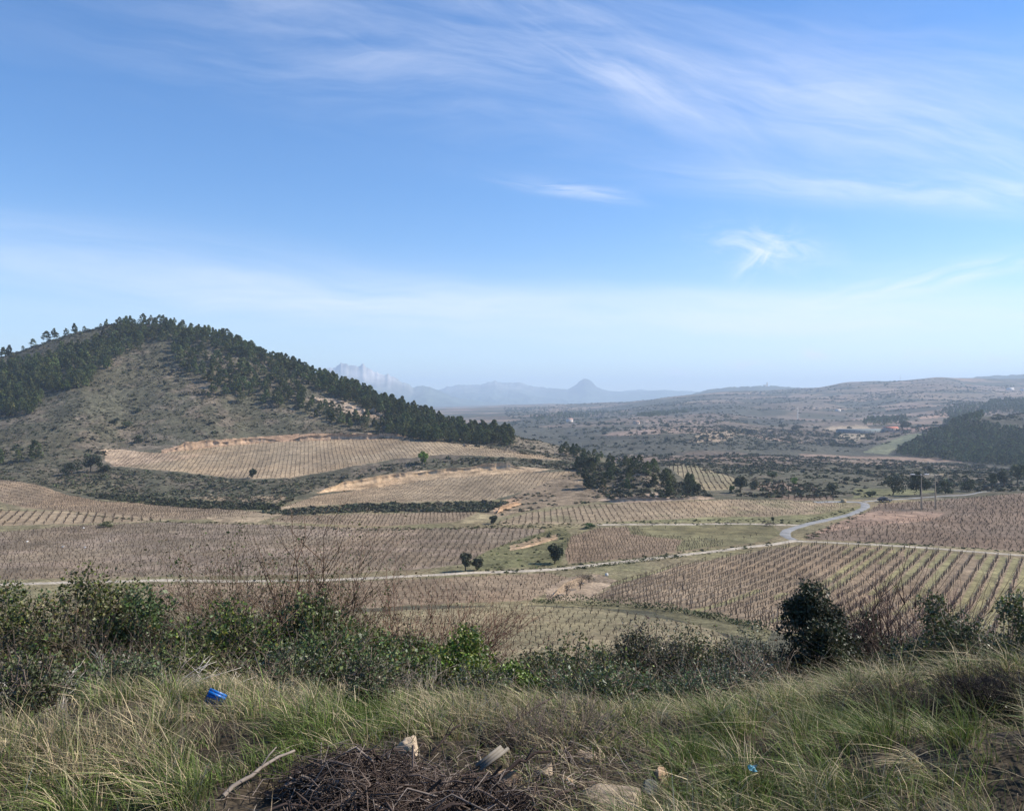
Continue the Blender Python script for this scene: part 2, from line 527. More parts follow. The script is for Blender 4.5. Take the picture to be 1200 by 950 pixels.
def vnoise(x, y, seed=0):
    x0, y0 = np.floor(x), np.floor(y)
    fx, fy = x - x0, y - y0
    fx = fx * fx * fx * (fx * (fx * 6 - 15) + 10)
    fy = fy * fy * fy * (fy * (fy * 6 - 15) + 10)
    a, b = _hash(x0, y0, seed), _hash(x0 + 1, y0, seed)
    c, d = _hash(x0, y0 + 1, seed), _hash(x0 + 1, y0 + 1, seed)
    return (a * (1 - fx) + b * fx) * (1 - fy) + (c * (1 - fx) + d * fx) * fy


def fbm(x, y, seed=0, octv=4, gain=0.5):
    s, a, n = 0.0, 1.0, 0.0
    c, sn = math.cos(0.6), math.sin(0.6)
    for i in range(octv):
        s = s + a * vnoise(x, y, seed + i * 17)
        n += a
        a *= gain
        x, y = (x * c - y * sn) * 2.03 + 5.1, (x * sn + y * c) * 2.03 + 1.7
    return s / n


def sstep(a, b, x):
    t = np.clip((x - a) / (b - a), 0, 1)
    return t * t * (3 - 2 * t)


def height(x, y):
    x = np.asarray(x, float)
    y = np.asarray(y, float)
    r = np.hypot(x, y)
    th = np.arctan2(x, y)
    ti = np.interp(th, TH, np.arange(len(TH)))
    li = np.clip((np.log(np.maximum(r, 0.2)) - LR[0]) / (LR[1] - LR[0]), 0, len(LR) - 1.001)
    t0 = np.clip(ti.astype(int), 0, len(TH) - 2)
    l0 = li.astype(int)
    ft, fl = ti - t0, li - l0
    z = ((ZT[t0, l0] * (1 - fl) + ZT[t0, l0 + 1] * fl) * (1 - ft)
         + (ZT[t0 + 1, l0] * (1 - fl) + ZT[t0 + 1, l0 + 1] * fl) * ft)
    # the grassy hump on the right of the viewpoint and small unevenness
    hump = sstep(0.9, 3.7, x) * sstep(3.3, 4.6, r) * (1 - sstep(7.5, 11.0, r)) * sstep(0, 2, y)
    z = z + 0.50 * hump + 0.27 * (1 - sstep(-2.4, -0.3, x)) * sstep(3.0, 4.6, r) * (1 - sstep(8.0, 11.0, r)) * sstep(0, 2, y)
    near = (1 - sstep(12, 30, r)) * sstep(1.5, 3.0, r)
    z = z + near * (0.22 * (fbm(x * 0.9, y * 0.9, 3) - 0.5) + 0.10 * (fbm(x * 4, y * 4, 5) - 0.5))
    z = z + 0.20 * np.exp(-((x - 3.45) / 0.55)**2 - ((y - 5.0) / 0.6)**2) - 0.22 * np.exp(-((x - 2.85) / 0.45)**2 - ((y - 4.25) / 0.4)**2)
    z = z - 0.12 * np.exp(-((x - 2.25) / 0.3)**2 - ((y - 4.2) / 0.3)**2)
    mid = sstep(40, 90, r)
    hill = sstep(280, 360, r)
    z = z + mid * 0.5 * (fbm(x / 22, y / 22, 11) - 0.5)
    z = z + hill * (1 - sstep(900, 1500, r)) * (2.2 * (fbm(x / 26, y / 26, 21, 4) - 0.5))
    z = z + sstep(430, 500, r) * (1 - sstep(700, 900, r)) * 1.1 * (fbm(x / 5, y / 5, 25, 3) - 0.5)
    far = sstep(700, 1300, r)
    z = z + far * (24 * (fbm(x / 330, y / 330, 31, 4) - 0.5)) * (1 - sstep(6000, 9000, r))
    return z


def h1(x, y):
    return float(height(np.array([x]), np.array([y]))[0])


def proj(x, y, z):
    yy = np.maximum(y, 0.01)
    return 600 + F * x / yy, HV - F * z / yy


def at(u, v, dmin=2.0, dmax=12000.0):
    """where the line of sight through picture point (u, v) meets the ground between two distances"""
    d = np.exp(np.linspace(math.log(dmin), math.log(dmax), 2500))
    x = (u - 600) / F * d
    zz = (HV - v) / F * d
    below = zz <= height(x, d)
    i = int(np.argmax(below)) if below.any() else len(d) - 1
    return float(x[i]), float(d[i]), h1(x[i], d[i])


def in_poly(px, py, poly):
    inside = np.zeros(px.shape, bool)
    n = len(poly)
    for i in range(n):
        x1, y1 = poly[i]
        x2, y2 = poly[(i + 1) % n]
        if y1 == y2:
            continue
        c = ((y1 > py) != (y2 > py)) & (px < (x2 - x1) * (py - y1) / (y2 - y1) + x1)
        inside ^= c
    return inside


# ------------------------------------------------------------------ land cover: vineyards, banks and the like
TAN = (0.2967, 0.2279, 0.1479)
TAN2 = (0.2795, 0.2133, 0.1376)
PINK = (0.2279, 0.1703, 0.1118)
GREYB = (0.1935, 0.1514, 0.1049)
RED = (0.1677, 0.123, 0.0877)
GRASSC = (0.15, 0.145, 0.065)
# name: outline in the photograph, distance range, soil, row bearing, row gap, plant gap, vine height, kind
FIELDS = {
    'A': dict(poly=[(128, 528), (190, 530), (240, 524), (300, 519), (360, 516), (470, 513.5), (540, 519), (605, 529), (650, 536), (662, 539), (590, 535), (520, 532.5), (470, 537), (430, 543), (380, 553), (340, 560), (300, 561), (270, 560), (215, 553), (135, 546)],
              r=(280, 470), col=TAN, az=-15, gap=1.85, step=1.45, h=0.72),
    'B': dict(poly=[(330, 595), (370, 581), (430, 572.5), (500, 563), (560, 557), (620, 553.5), (672, 552), (645, 563), (612, 576), (575, 586), (500, 587), (420, 589.5)],
              r=(240, 360), col=TAN2, az=12, gap=1.8, step=1.35, h=0.66),
    'B2': dict(poly=[(222, 582), (337, 581), (325, 589), (280, 590.5)], r=(240, 330), col=TAN2, az=-10, gap=1.9, step=1.3, h=0.7),
    'C': dict(poly=[(-160, 556), (0, 562), (40, 567), (80, 580), (120, 587), (180, 590), (260, 596), (305, 600), (280, 606), (220, 609), (170, 607), (120, 601), (60, 598), (30, 595), (0, 588), (-160, 580)],
              r=(205, 400), col=PINK, az=-66, gap=2.6, step=0.85, h=0.75),
    'D': dict(poly=[(-160, 596), (0, 598), (60, 599), (120, 601), (180, 607), (200, 610), (130, 612), (60, 614), (0, 616), (-160, 618)],
              r=(190, 290), col=TAN, az=-26, gap=2.4, step=1.0, h=0.85),
    'E': dict(poly=[(318, 611), (330, 604.5), (420, 602), (560, 600), (547, 607), (530, 612), (440, 617)], r=(200, 270), col=PINK, az=84, gap=1.9, step=1.1, h=0.7),
    'F': dict(poly=[(585, 611), (620, 601), (690, 592), (760, 589), (860, 585), (970, 588), (997, 592), (965, 601), (900, 605), (830, 606), (700, 612), (585, 614.5)],
              r=(200, 290), col=TAN2, az=2, gap=1.8, step=1.35, h=0.75),
    'G': dict(poly=[(-160, 618), (0, 617), (130, 614), (200, 612), (320, 615), (440, 619), (600, 617.5), (640, 620), (632, 627), (570, 646), (550, 660), (480, 668), (380, 673), (200, 675), (0, 679), (-160, 680)],
              r=(130, 235), col=GREYB, az=3, gap=1.6, step=1.15, h=0.72),
    'H': dict(poly=[(180, 684), (370, 683), (520, 677), (640, 671), (668, 677), (650, 690), (622, 703), (500, 708), (380, 714), (180, 716)],
              r=(95, 170), col=PINK, az=78, gap=2.2, step=1.25, h=0.72),
    'I': dict(poly=[(300, 722), (420, 717), (600, 709), (700, 713), (760, 722), (830, 735), (860, 750), (820, 800), (400, 800)],
              r=(45, 118), col=(0.25, 0.205, 0.125), az=72, gap=2.5, step=1.5, h=0.75),
    'J': dict(poly=[(692, 703), (722, 683), (782, 665), (852, 652), (925, 640), (960, 637), (1000, 640), (1100, 645), (1200, 655), (1420, 672), (1420, 780), (1000, 770), (905, 738), (830, 717), (740, 708)],
              r=(70, 205), col=(0.222, 0.168, 0.112), az=36.5, gap=2.2, step=1.05, h=0.98, cordon=True),
    'K': dict(poly=[(945, 628), (985, 612), (1012, 602), (1030, 590), (1100, 586), (1200, 578), (1420, 574), (1420, 660), (1200, 646), (1100, 639), (1000, 634), (945, 632)],
              r=(160, 330), col=RED, az=24, gap=1.7, step=1.25, h=0.76),
    'L': dict(poly=[(662, 650), (665, 630), (700, 619), (760, 616), (830, 616), (905, 616), (912, 626), (902, 634), (850, 640), (740, 654), (665, 661)],
              r=(150, 225), col=(0.20, 0.145, 0.095), az=44, gap=2.0, step=1.15, h=0.85),
    'O': dict(poly=[(775, 541), (810, 544), (862, 560), (862, 573), (826, 575), (800, 560)], r=(290, 520), col=(0.25, 0.205, 0.125), az=12, gap=2.3, step=1.4, h=0.85),
    'P': dict(poly=[(882, 566), (905, 564), (958, 571), (955, 576), (890, 575)], r=(270, 420), col=RED, az=20, gap=2.0, step=1.2, h=0.8),
    'Q': dict(poly=[(900, 579), (975, 581), (978, 586), (930, 586), (900, 583)], r=(245, 330), col=RED, az=20, gap=2.0, step=1.2, h=0.8),
}
PATCH = [   # bare or differently covered ground: (outline, distance range, colour, edge noise)
    ([(118, 526), (150, 527), (175, 531), (240, 533), (200, 540), (135, 547), (125, 540)], (300, 420), (0.38, 0.28, 0.19)),
    ([(190, 527), (240, 516), (300, 512), (360, 508), (470, 508), (480, 514), (360, 516), (300, 519), (240, 524.5), (190, 531)], (340, 450), (0.36, 0.235, 0.15)),
    ([(370, 578), (400, 566), (440, 558), (480, 553), (540, 548), (610, 547), (650, 549), (620, 553.5), (560, 557), (500, 563), (430, 572.5)], (270, 370), (0.42, 0.30, 0.185)),
    ([(640, 564), (672, 552), (690, 556), (715, 570), (735, 582), (700, 588), (640, 594), (600, 602), (575, 608), (560, 600), (600, 582)], (225, 330), (0.22, 0.165, 0.11)),
    ([(578, 590), (600, 583), (612, 585), (606, 592), (590, 597), (580, 600)], (225, 300), (0.40, 0.265, 0.165)),
    ([(0, 587), (28, 594), (45, 598), (0, 598), (-60, 596)], (200, 260), (0.36, 0.26, 0.17)),
    ([(240, 606), (280, 598), (300, 601), (345, 590), (335, 602), (318, 606), (300, 612), (255, 612)], (200, 270), (0.34, 0.26, 0.17)),
    ([(545, 607), (560, 600), (580, 603), (570, 611), (535, 614)], (200, 260), (0.27, 0.22, 0.13)),
    # grass strips
    ([(700, 613), (830, 606.5), (900, 605.5), (965, 602), (1000, 594), (1015, 592), (990, 605), (940, 614), (830, 612)], (190, 290), (0.17, 0.16, 0.08)),
    ([(560, 650), (600, 634), (640, 622), (662, 618), (670, 628), (660, 652), (655, 662), (560, 668), (550, 660)], (140, 235), (0.13, 0.125, 0.06)),
    ([(596, 640), (632, 630), (655, 626), (652, 632), (620, 640), (598, 645)], (150, 235), (0.33, 0.235, 0.15)),
    ([(735, 616), (905, 614), (915, 625), (900, 634), (850, 640), (790, 646), (800, 632), (740, 626)], (150, 225), (0.14, 0.13, 0.066)),
    ([(740, 708), (830, 717), (905, 738), (900, 752), (840, 740), (760, 716), (640, 709), (620, 704)], (60, 150), (0.16, 0.142, 0.078)),
    ([(640, 690), (668, 676), (700, 672), (722, 680), (692, 702), (640, 704)], (95, 160), (0.31, 0.235, 0.165)),
    ([(1000, 604), (1030, 598), (1110, 600), (1090, 610), (1000, 618), (945, 628)], (180, 260), (0.255, 0.175, 0.125)),
    # cut banks below the knoll and rocks on the hill
    ([(700, 586), (760, 577), (815, 578), (838, 584), (790, 587), (720, 590)], (225, 310), (0.35, 0.26, 0.19)),
    ([(365, 465), (400, 468), (440, 484), (452, 492), (420, 488), (385, 478)], (380, 520), (0.33, 0.255, 0.19)),
    ([(600, 507), (640, 515), (665, 527), (650, 533), (600, 522)], (360, 450), (0.20, 0.17, 0.125)),
    # far fields
    ([(808, 518), (820, 507), (842, 504), (872, 506), (845, 518)], (700, 1100), (0.33, 0.25, 0.17)),
    ([(935, 531), (1010, 533), (1100, 537), (1130, 542), (1060, 541), (1000, 537), (940, 535)], (500, 800), (0.24, 0.17, 0.125)),
    ([(1010, 530), (1040, 517), (1065, 508), (1085, 508), (1060, 520), (1040, 532)], (650, 1100), (0.165, 0.17, 0.10)),
    ([(960, 505), (975, 499), (1015, 498), (1022, 504)], (900, 1400), (0.33, 0.26, 0.18)),
    ([(978, 516), (982, 508), (1020, 508), (1005, 517)], (800, 1200), (0.30, 0.245, 0.17)),
    ([(1025, 503), (1090, 500), (1085, 504), (1030, 506)], (900, 1400), (0.30, 0.19, 0.15)),
    ([(1075, 489), (1110, 483), (1112, 488), (1078, 491)], (1200, 2200), (0.36, 0.24, 0.18)),
    ([(1000, 575), (1008, 560), (1060, 570), (1180, 566), (1180, 570), (1060, 580), (1000, 584)], (255, 350), (0.15, 0.145, 0.07)),
]


def ray_mask(x, y, z, poly, rr, wob=1.0):
    u, v = proj(x, y, z)
    r = np.hypot(x, y)
    w1 = (fbm(x / 5, y / 5, 71, 3) - 0.5) * 3.0 * wob
    w2 = (fbm(x / 5, y / 5, 72, 3) - 0.5) * 1.6 * wob
    return in_poly(u + w1, v + w2, poly) & (r > rr[0]) & (r < rr[1]) & (y > 1)


def cell_noise(x, y, size, seed):
    """flat random value per jittered cell (irregular field patches)"""
    gx, gy = np.floor(x / size), np.floor(y / size)
    best = np.full(x.shape, 1e18)
    val = np.zeros(x.shape)
    for i in (-1, 0, 1):
        for j in (-1, 0, 1):
            cx, cy = gx + i, gy + j
            px = (cx + 0.15 + 0.7 * _hash(cx, cy, seed)) * size
            py = (cy + 0.15 + 0.7 * _hash(cx, cy, seed + 1)) * size
            d = np.abs(x - px) + np.abs(y - py) * 1.3
            m = d < best
            best = np.where(m, d, best)
            val = np.where(m, _hash(cx, cy, seed + 2), val)
    return val


def cover(x, y, z):
    """land-cover colour of the ground (rgb) and the field index of each point"""
    n = len(x)
    r = np.hypot(x, y)
    u, v = proj(x, y, z)
    c = np.zeros((n, 3))
    # scrub hillside: dry earth and low grey-green plants
    f = fbm(x / 7, y / 7, 41, 4)[:, None]
    g = fbm(x / 45, y / 45, 42, 3)[:, None]
    scrub = np.array([0.092, 0.086, 0.057])
    dry = np.array([0.145, 0.120, 0.088])
    k = sstep(0.46, 0.68, f * 0.6 + g * 0.4)
    c[:] = scrub * (1 - k) + dry * k
    # near hillside under the grass
    nb = (r < 40)
    c[nb] = np.array([0.075, 0.06, 0.042])
    # valley floor between the vineyards: rough grass
    fl = ((r > 110) & (r < 330) & (v > 585))[:, None]
    gg = fbm(x / 11, y / 11, 43, 3)[:, None]
    c = np.where(fl, np.array([0.135, 0.125, 0.065]) * (1 - gg) * 1.3 + np.array([0.24, 0.19, 0.12]) * gg * 0.9, c)
    # far country: a patchwork of vineyards, fallow and scrub
    far = sstep(430, 640, r)
    size = 120.0
    ca, sa = math.cos(0.35), math.sin(0.35)
    xr = x * ca - y * sa + 40 * (fbm(x / 160, y / 160, 61, 3) - 0.5)
    yr = x * sa + y * ca + 40 * (fbm(x / 160, y / 160, 62, 3) - 0.5)
    cell = cell_noise(xr, yr, size, 77)
    cell2 = cell_noise(xr + 900, yr, 55.0, 99)
    pal = np.array([[0.072, 0.068, 0.052], [0.17, 0.135, 0.102], [0.21, 0.152, 0.118], [0.16, 0.125, 0.095], [0.23, 0.175, 0.13], [0.09, 0.085, 0.06], [0.26, 0.19, 0.145], [0.15, 0.12, 0.092]])
    fc = pal[np.clip((cell * 8).astype(int), 0, 7)] * (0.70 + 0.3 * cell2[:, None])
    scr = sstep(0.54, 0.60, fbm(x / 260, y / 260, 63, 4) + 0.06 * (r < 900))[:, None]
    fc = fc * (1 - scr) + np.array([0.074, 0.071, 0.053]) * scr * (0.7 + 0.6 * fbm(x / 18, y / 18, 64, 3)[:, None])
    c = c * (1 - far[:, None]) + fc * far[:, None]
    lefthill = (u < 690) & (r < 760)
    c = np.where(lefthill[:, None] & (r > 430)[:, None], scrub * (1 - k) + dry * k, c)
    sp = (0.45 + 1.1 * fbm(x / 1.7, y / 1.7, 48, 3))[:, None]
    c = np.where(((r > 280) & (r < 1500))[:, None], c * sp, c)
    fid = np.full(n, -1)
    for i, (nm, fd) in enumerate(FIELDS.items()):
        m = ray_mask(x, y, z, fd['poly'], fd['r'], 1.1)
        fid[m] = i
        base = np.array(fd['col'])
        w = fbm(x[m] / 9, y[m] / 9, 80 + i, 3)[:, None]
        cc = base * (0.82 + 0.36 * w)
        if nm == 'J':
            a = R(fd['az'])
            t = (x[m] * math.cos(a) - y[m] * math.sin(a)) / fd['gap']
            s = x[m] * math.sin(a) + y[m] * math.cos(a)
            row = np.floor(t)
            fr = t - row
            hv = _hash(row, np.floor(s / 60 + _hash(row, row * 0, 5)), 9)
            uu = u[m]
            grass = (hv < np.clip((uu - 880) / 300, 0.06, 0.7)) & (fr > 0.2) & (fr < 0.8)
            gm = (0.55 + 0.6 * fbm(x[m] / 3, y[m] / 3, 91, 3))[:, None]
            cc = np.where(grass[:, None], cc * 0.25 + 0.75 * np.array([0.19, 0.18, 0.085]) * gm * 1.25, cc)
        if nm == 'I':
            k2 = sstep(0.42, 0.6, fbm(x[m] / 10, y[m] / 10, 92, 3))[:, None]
            cc = cc * (1 - 0.5 * k2) + 0.5 * k2 * np.array([0.15, 0.138, 0.078])
        if nm in ('O', 'F'):
            k2 = sstep(0.5, 0.7, fbm(x[m] / 12, y[m] / 12, 93, 3))[:, None] * 0.5
            cc = cc * (1 - k2) + k2 * np.array([0.17, 0.165, 0.085])
        if nm == 'G':
            k2 = sstep(0.5, 0.62, fbm(x[m] / 16, y[m] / 5, 94, 3))[:, None]
            cc = cc * (1 - 0.6 * k2) + 0.6 * k2 * np.array([0.26, 0.20, 0.15])
        c[m] = cc
    for poly, rr, col in PATCH:
        m = ray_mask(x, y, z, poly, rr, 1.2)
        w = fbm(x[m] / 4, y[m] / 4, 55, 4)[:, None]
        c[m] = c[m] * 0.12 + 0.88 * np.array(col) * (0.55 + 0.9 * w)
    return c, fid


def build_ground():
    us = np.arange(-330, 1531, 1.7)
    th = np.arctan((us - 600) / F)
    back = np.concatenate([np.linspace(-math.pi, th[0], 50)[:-1], th, np.linspace(th[-1], math.pi, 50)[1:]])
    rr = np.concatenate([np.exp(np.linspace(math.log(0.35), math.log(60), 150))[:-1], np.arange(60, 300, 0.75),
                         np.arange(300, 640, 1.3), np.exp(np.linspace(math.log(640), math.log(16000), 270))])
    T, RR = np.meshgrid(back, rr, indexing='ij')
    x = (RR * np.sin(T)).ravel()
    y = (RR * np.cos(T)).ravel()
    z = height(x, y)
    c, fid = cover(x, y, z)
    nt, nr = len(back), len(rr)
    idx = np.arange(nt * nr).reshape(nt, nr)
    q = np.stack([idx[:-1, :-1], idx[1:, :-1], idx[1:, 1:], idx[:-1, 1:]], -1).reshape(-1, 4)[:, ::-1]
    v = np.stack([x, y, z], 1)
    # close the small hole under the camera
    ff = fid[q]
    face_field = np.where((ff == ff[:, :1]).sum(1) >= 3, ff[:, 0], -1)
    o = None
    for i in range(-1, len(FIELDS)):
        sel = q[face_field == i]
        if not len(sel):
            print('empty field', i)
            continue
        used = np.unique(sel)
        remap = np.full(len(v), -1)
        remap[used] = np.arange(len(used))
        qq = remap[sel]
        name = 'ground' if i < 0 else 'vineyard_soil'
        me = np_mesh(name, v[used], np.zeros((0, 3), np.int32), qq, c[used], M['ground'] if i < 0 else M['field'], True)
        tag(link(name, me), kind='structure')


build_ground()


# ------------------------------------------------------------------ road and tracks (ribbons a hand's breadth above the ground)
def ribbon(name, pts, width, mat, dr, lift=0.07, dirs=None):
    P = []
    for u, v in pts:
        P.append(at(u, v, *dr)[:2])
    P = np.array(P)
    # smooth resample
    s = np.concatenate([[0], np.cumsum(np.hypot(*np.diff(P, axis=0).T))])
    si = np.arange(0, s[-1], 0.9)
    X = pchip(s, P, si)
    for _ in range(3):
        X[1:-1] = (X[:-2] + 2 * X[1:-1] + X[2:]) / 4
    d = np.gradient(X, axis=0)
    d /= np.maximum(np.hypot(d[:, 0], d[:, 1])[:, None], 1e-6)
    nrm = np.stack([-d[:, 1], d[:, 0]], 1)
    cross = np.linspace(-0.5, 0.5, 6)
    wv = width * (1 + 0.22 * (vnoise(si / 6, si * 0, 8) - 0.5) + 0.22 * (vnoise(si / 1.3, si * 0, 9) - 0.5))
    vs = []
    for k in cross:
        xx = X[:, 0] + nrm[:, 0] * k * wv
        yy = X[:, 1] + nrm[:, 1] * k * wv
        zz = height(xx, yy) + lift * (1.0 if abs(k) < 0.45 else -0.6)
        vs.append(np.stack([xx, yy, zz], 1))
    V = np.stack(vs, 1)
    n = len(X)
    idx = np.arange(n * 6).reshape(n, 6)
    q = np.stack([idx[:-1, :-1], idx[:-1, 1:], idx[1:, 1:], idx[1:, :-1]], -1).reshape(-1, 4)[:, ::-1]
    me = np_mesh(name, V.reshape(-1, 3), np.zeros((0, 3), np.int32), q, None, mat, True)
    return tag(link(name, me), kind='structure')


ribbon('road', [(955, 588.5), (1000, 588), (1011, 589), (1014, 594), (1003, 600), (985, 605.5), (960, 611), (940, 616), (924, 621), (920, 625), (922, 629), (932, 633)], 2.8, M['asphalt'], (140, 300), 0.10)
ribbon('track', [(932, 633), (913, 636.5), (880, 640.5), (827, 647), (780, 652.5), (740, 657), (690, 662.5), (650, 667), (600, 669.5), (555, 671), (480, 675), (420, 678), (370, 680), (280, 681), (180, 680), (60, 683), (-60, 686)], 2.3, M['gravel'], (110, 240), 0.09)
ribbon('track', [(700, 615), (760, 614.5), (830, 614), (900, 614.5), (940, 615.5)], 2.0, M['gravel'], (150, 300), 0.09)
ribbon('track', [(934, 634), (960, 635), (1000, 637), (1050, 639.5), (1100, 643), (1150, 647), (1200, 651), (1300, 660)], 1.7, M['gravel'], (120, 300), 0.10)
ribbon('road', [(1012, 588), (1040, 585.5), (1080, 583), (1120, 580.5), (1200, 573.5), (1300, 570)], 1.5, M['asphalt'], (230, 330), 0.10)


# ------------------------------------------------------------------ mountains and the air
def mountain(name, prof, dist, front, back, seed, rock, wood, rough):
    pu = np.array([p[0] for p in prof], float)
    pv = np.array([p[1] for p in prof], float)
    us = np.arange(pu[0], pu[-1], 1.2)
    crest = (HV - pchip(pu, pv, us)) / F * dist
    jag = np.interp(us, pu, np.array([p[2] if len(p) > 2 else 0.0 for p in prof]))
    ragged = 1.7 * jag * dist / F * (4.5 * (fbm(us / 5.0, us * 0 + seed, seed, 4) - 0.5) + 0.7 * (vnoise(us / 2.0, us * 0, seed + 3) - 0.5))
    base = -90.0
    s = np.concatenate([np.linspace(0, 1, 70), np.linspace(1, 1.5, 12)[1:]])
    S, U = np.meshgrid(s, us, indexing='ij')
    C = crest[None, :] + ragged[None, :] * np.clip(S, 0, 1)**9
    dep = np.where(S <= 1, dist - front * (1 - S), dist + back * (S - 1) * 2)
    x = (U - 600) / F * dep
    rid = 1 - np.abs(2 * fbm(x / 420 + 0.0, dep / 1100, seed + 40, 5) - 1)
    prof_s = np.where(S <= 1, 0.55 * S**1.6 + 0.45 * S**4.0, 1 - ((S - 1) * 2)**1.2)
    z = base + (C - base) * prof_s + (C - base) * rough * (rid - 0.75) * np.clip(4 * S * np.clip(1 - S, 0, 1), 0, 1)
    steep = np.clip((S - 0.72) / 0.2, 0, 1) * (S <= 1.05)
    k = np.clip(steep * (0.1 + 1.3 * fbm(x / 110 + z / 160, z / 55 - x / 300, seed + 60, 5)) * np.clip((jag[None, :] - 0.25) * 1.6, 0, 1), 0, 1)[..., None]
    col = np.array(wood) * (1 - k) + np.array(rock) * k
    col = col * (0.75 + 0.5 * fbm(x / 220 + z / 90, dep / 260 - z / 140, seed + 80, 5)[..., None])
    V = np.stack([x, dep, z], -1).reshape(-1, 3)
    a, b = S.shape
    idx = np.arange(a * b).reshape(a, b)
    q = np.stack([idx[:-1, :-1], idx[:-1, 1:], idx[1:, 1:], idx[1:, :-1]], -1).reshape(-1, 4)
    tag(link(name, np_mesh(name, V, np.zeros((0, 3), np.int32), q, col.reshape(-1, 3), M['mountain'], True)), kind='structure')


mountain('mountains', [(300, 441, .3), (350, 438, .6), (378, 432, 1), (391, 429, 1.2), (398, 428, 1.2), (404, 426.5, 1.2), (409, 427.5, 1), (414, 428.5, 1), (421, 427.5, 1.2), (426, 428, 1), (431, 432, 1),
                       (443, 436, .9), (458, 440, .8), (472, 447, .5), (485, 453, .4), (497, 452, .3), (508, 455, .3), (520, 460, .25), (540, 467, .2), (560, 469.5, .2), (593, 473, .1), (625, 476, .1), (660, 479, 0)],
         8000, 3000, 1800, 5, (0.40, 0.36, 0.33), (0.075, 0.095, 0.07), 0.55)
mountain('mountains', [(430, 470, .2), (480, 465, .2), (505, 461, .3), (520, 455, .5), (535, 451.5, .6), (560, 450.5, .5), (581, 447.2, .6), (597, 448, .6), (612, 449.5, .6), (631, 453, .4), (650, 455, .3), (664, 455.5, .3),
                       (674, 450.5, .3), (680, 446.5, .3), (685, 443.5, .2), (688, 444, .2), (692, 446, .2), (699, 452.5, .3), (714, 458, .3), (735, 459, .2), (752, 459, .2), (777, 457, .2), (800, 458, .2), (825, 459, .2), (860, 463, .1), (900, 468, 0)],
         10500, 3300, 1800, 9, (0.34, 0.31, 0.29), (0.075, 0.10, 0.075), 0.5)
mountain('mountains', [(700, 462, .1), (722, 460, .1), (738, 457, .2), (752, 456.5, .2), (770, 458, .1), (800, 459, .1), (840, 458, .1), (880, 461, 0)],
         11800, 1800, 1000, 15, (0.45, 0.4, 0.36), (0.085, 0.10, 0.075), 0.4)
mountain('far_hill', [(700, 474, 0), (780, 466, .1), (810, 462, .2), (820, 459.5, .3), (835, 456, .4), (850, 453.5, .4), (870, 453, .3), (897, 452, .3), (920, 453, .3), (940, 454.5, .3), (965, 455.5, .3), (1000, 458, .2), (1060, 462, 0)],
         5200, 1500, 700, 25, (0.16, 0.15, 0.11), (0.07, 0.075, 0.05), 0.3)
mountain('far_hill', [(1080, 452, 0), (1130, 444, .2), (1148, 441, .3), (1165, 440, .3), (1200, 439, .3), (1260, 437, .2), (1330, 440, .2), (1400, 446, 0)],
         5200, 1500, 700, 35, (0.16, 0.15, 0.11), (0.07, 0.075, 0.05), 0.3)


def haze():
    m = bpy.data.materials.new('air_haze')
    m.use_nodes = True
    t = m.node_tree
    t.nodes.clear()
    out = t.nodes.new('ShaderNodeOutputMaterial')
    pv = t.nodes.new('ShaderNodeVolumePrincipled')
    pv.inputs['Color'].default_value = (0.66, 0.82, 1.0, 1)
    pv.inputs['Density'].default_value = HAZE
    pv.inputs['Anisotropy'].default_value = 0.1
    t.links.new(pv.outputs[0], out.inputs['Volume'])
    W, lo, hi = 18500.0, -260.0, 520.0
    v = [(-W, -W, lo), (W, -W, lo), (W, W, lo), (-W, W, lo), (-W, -W, hi), (W, -W, hi), (W, W, hi), (-W, W, hi)]
    q = [(0, 3, 2, 1), (4, 5, 6, 7), (0, 1, 5, 4), (1, 2, 6, 5), (2, 3, 7, 6), (3, 0, 4, 7)]
    o = link('haze', np_mesh('haze', np.array(v), np.zeros((0, 3), np.int32), np.array(q), None, m))
    tag(o, 'thin blue air between the viewpoint and the mountains', 'haze', kind='stuff')


haze()


# ------------------------------------------------------------------ plant building blocks
def rot_mats(n, r=rng):
    """n random rotations"""
    q = r.normal(size=(n, 4))
    q /= np.linalg.norm(q, axis=1)[:, None]
    w, x, y, z = q.T
    return np.stack([np.stack([1 - 2 * (y * y + z * z), 2 * (x * y - z * w), 2 * (x * z + y * w)], -1),
                     np.stack([2 * (x * y + z * w), 1 - 2 * (x * x + z * z), 2 * (y * z - x * w)], -1),
                     np.stack([2 * (x * z - y * w), 2 * (y * z + x * w), 1 - 2 * (x * x + y * y)], -1)], 1)


TRI = np.array([[-0.5, -0.35, 0], [0.5, -0.35, 0], [0, 0.6, 0]])
DIA = np.array([[0, -0.5, 0], [0.32, 0.02, 0.07], [0, 0.55, 0], [-0.32, 0.02, 0.07]])


def leaves(mb, pts, size, cols, shape='tri', up=0.0, r=rng):
    """one small leaf-like face at each point"""
    n = len(pts)
    if n == 0:
        return
    base = TRI if shape == 'tri' else DIA
    A = rot_mats(n, r)
    sz = size * np.exp(r.normal(0, 0.28, n))
    if up:
        A[:, 2, :] *= (1 - up)
    P = np.einsum('nij,kj->nki', A, base) * sz[:, None, None] + pts[:, None, :]
    k = len(base)
    cc = np.repeat(cols, k, axis=0) if cols.ndim == 2 else cols
    idx = np.arange(n * k).reshape(n, k)
    if k == 3:
        mb.add(P.reshape(-1, 3), tris=idx, col=cc)
    else:
        mb.add(P.reshape(-1, 3), quads=idx, col=cc)


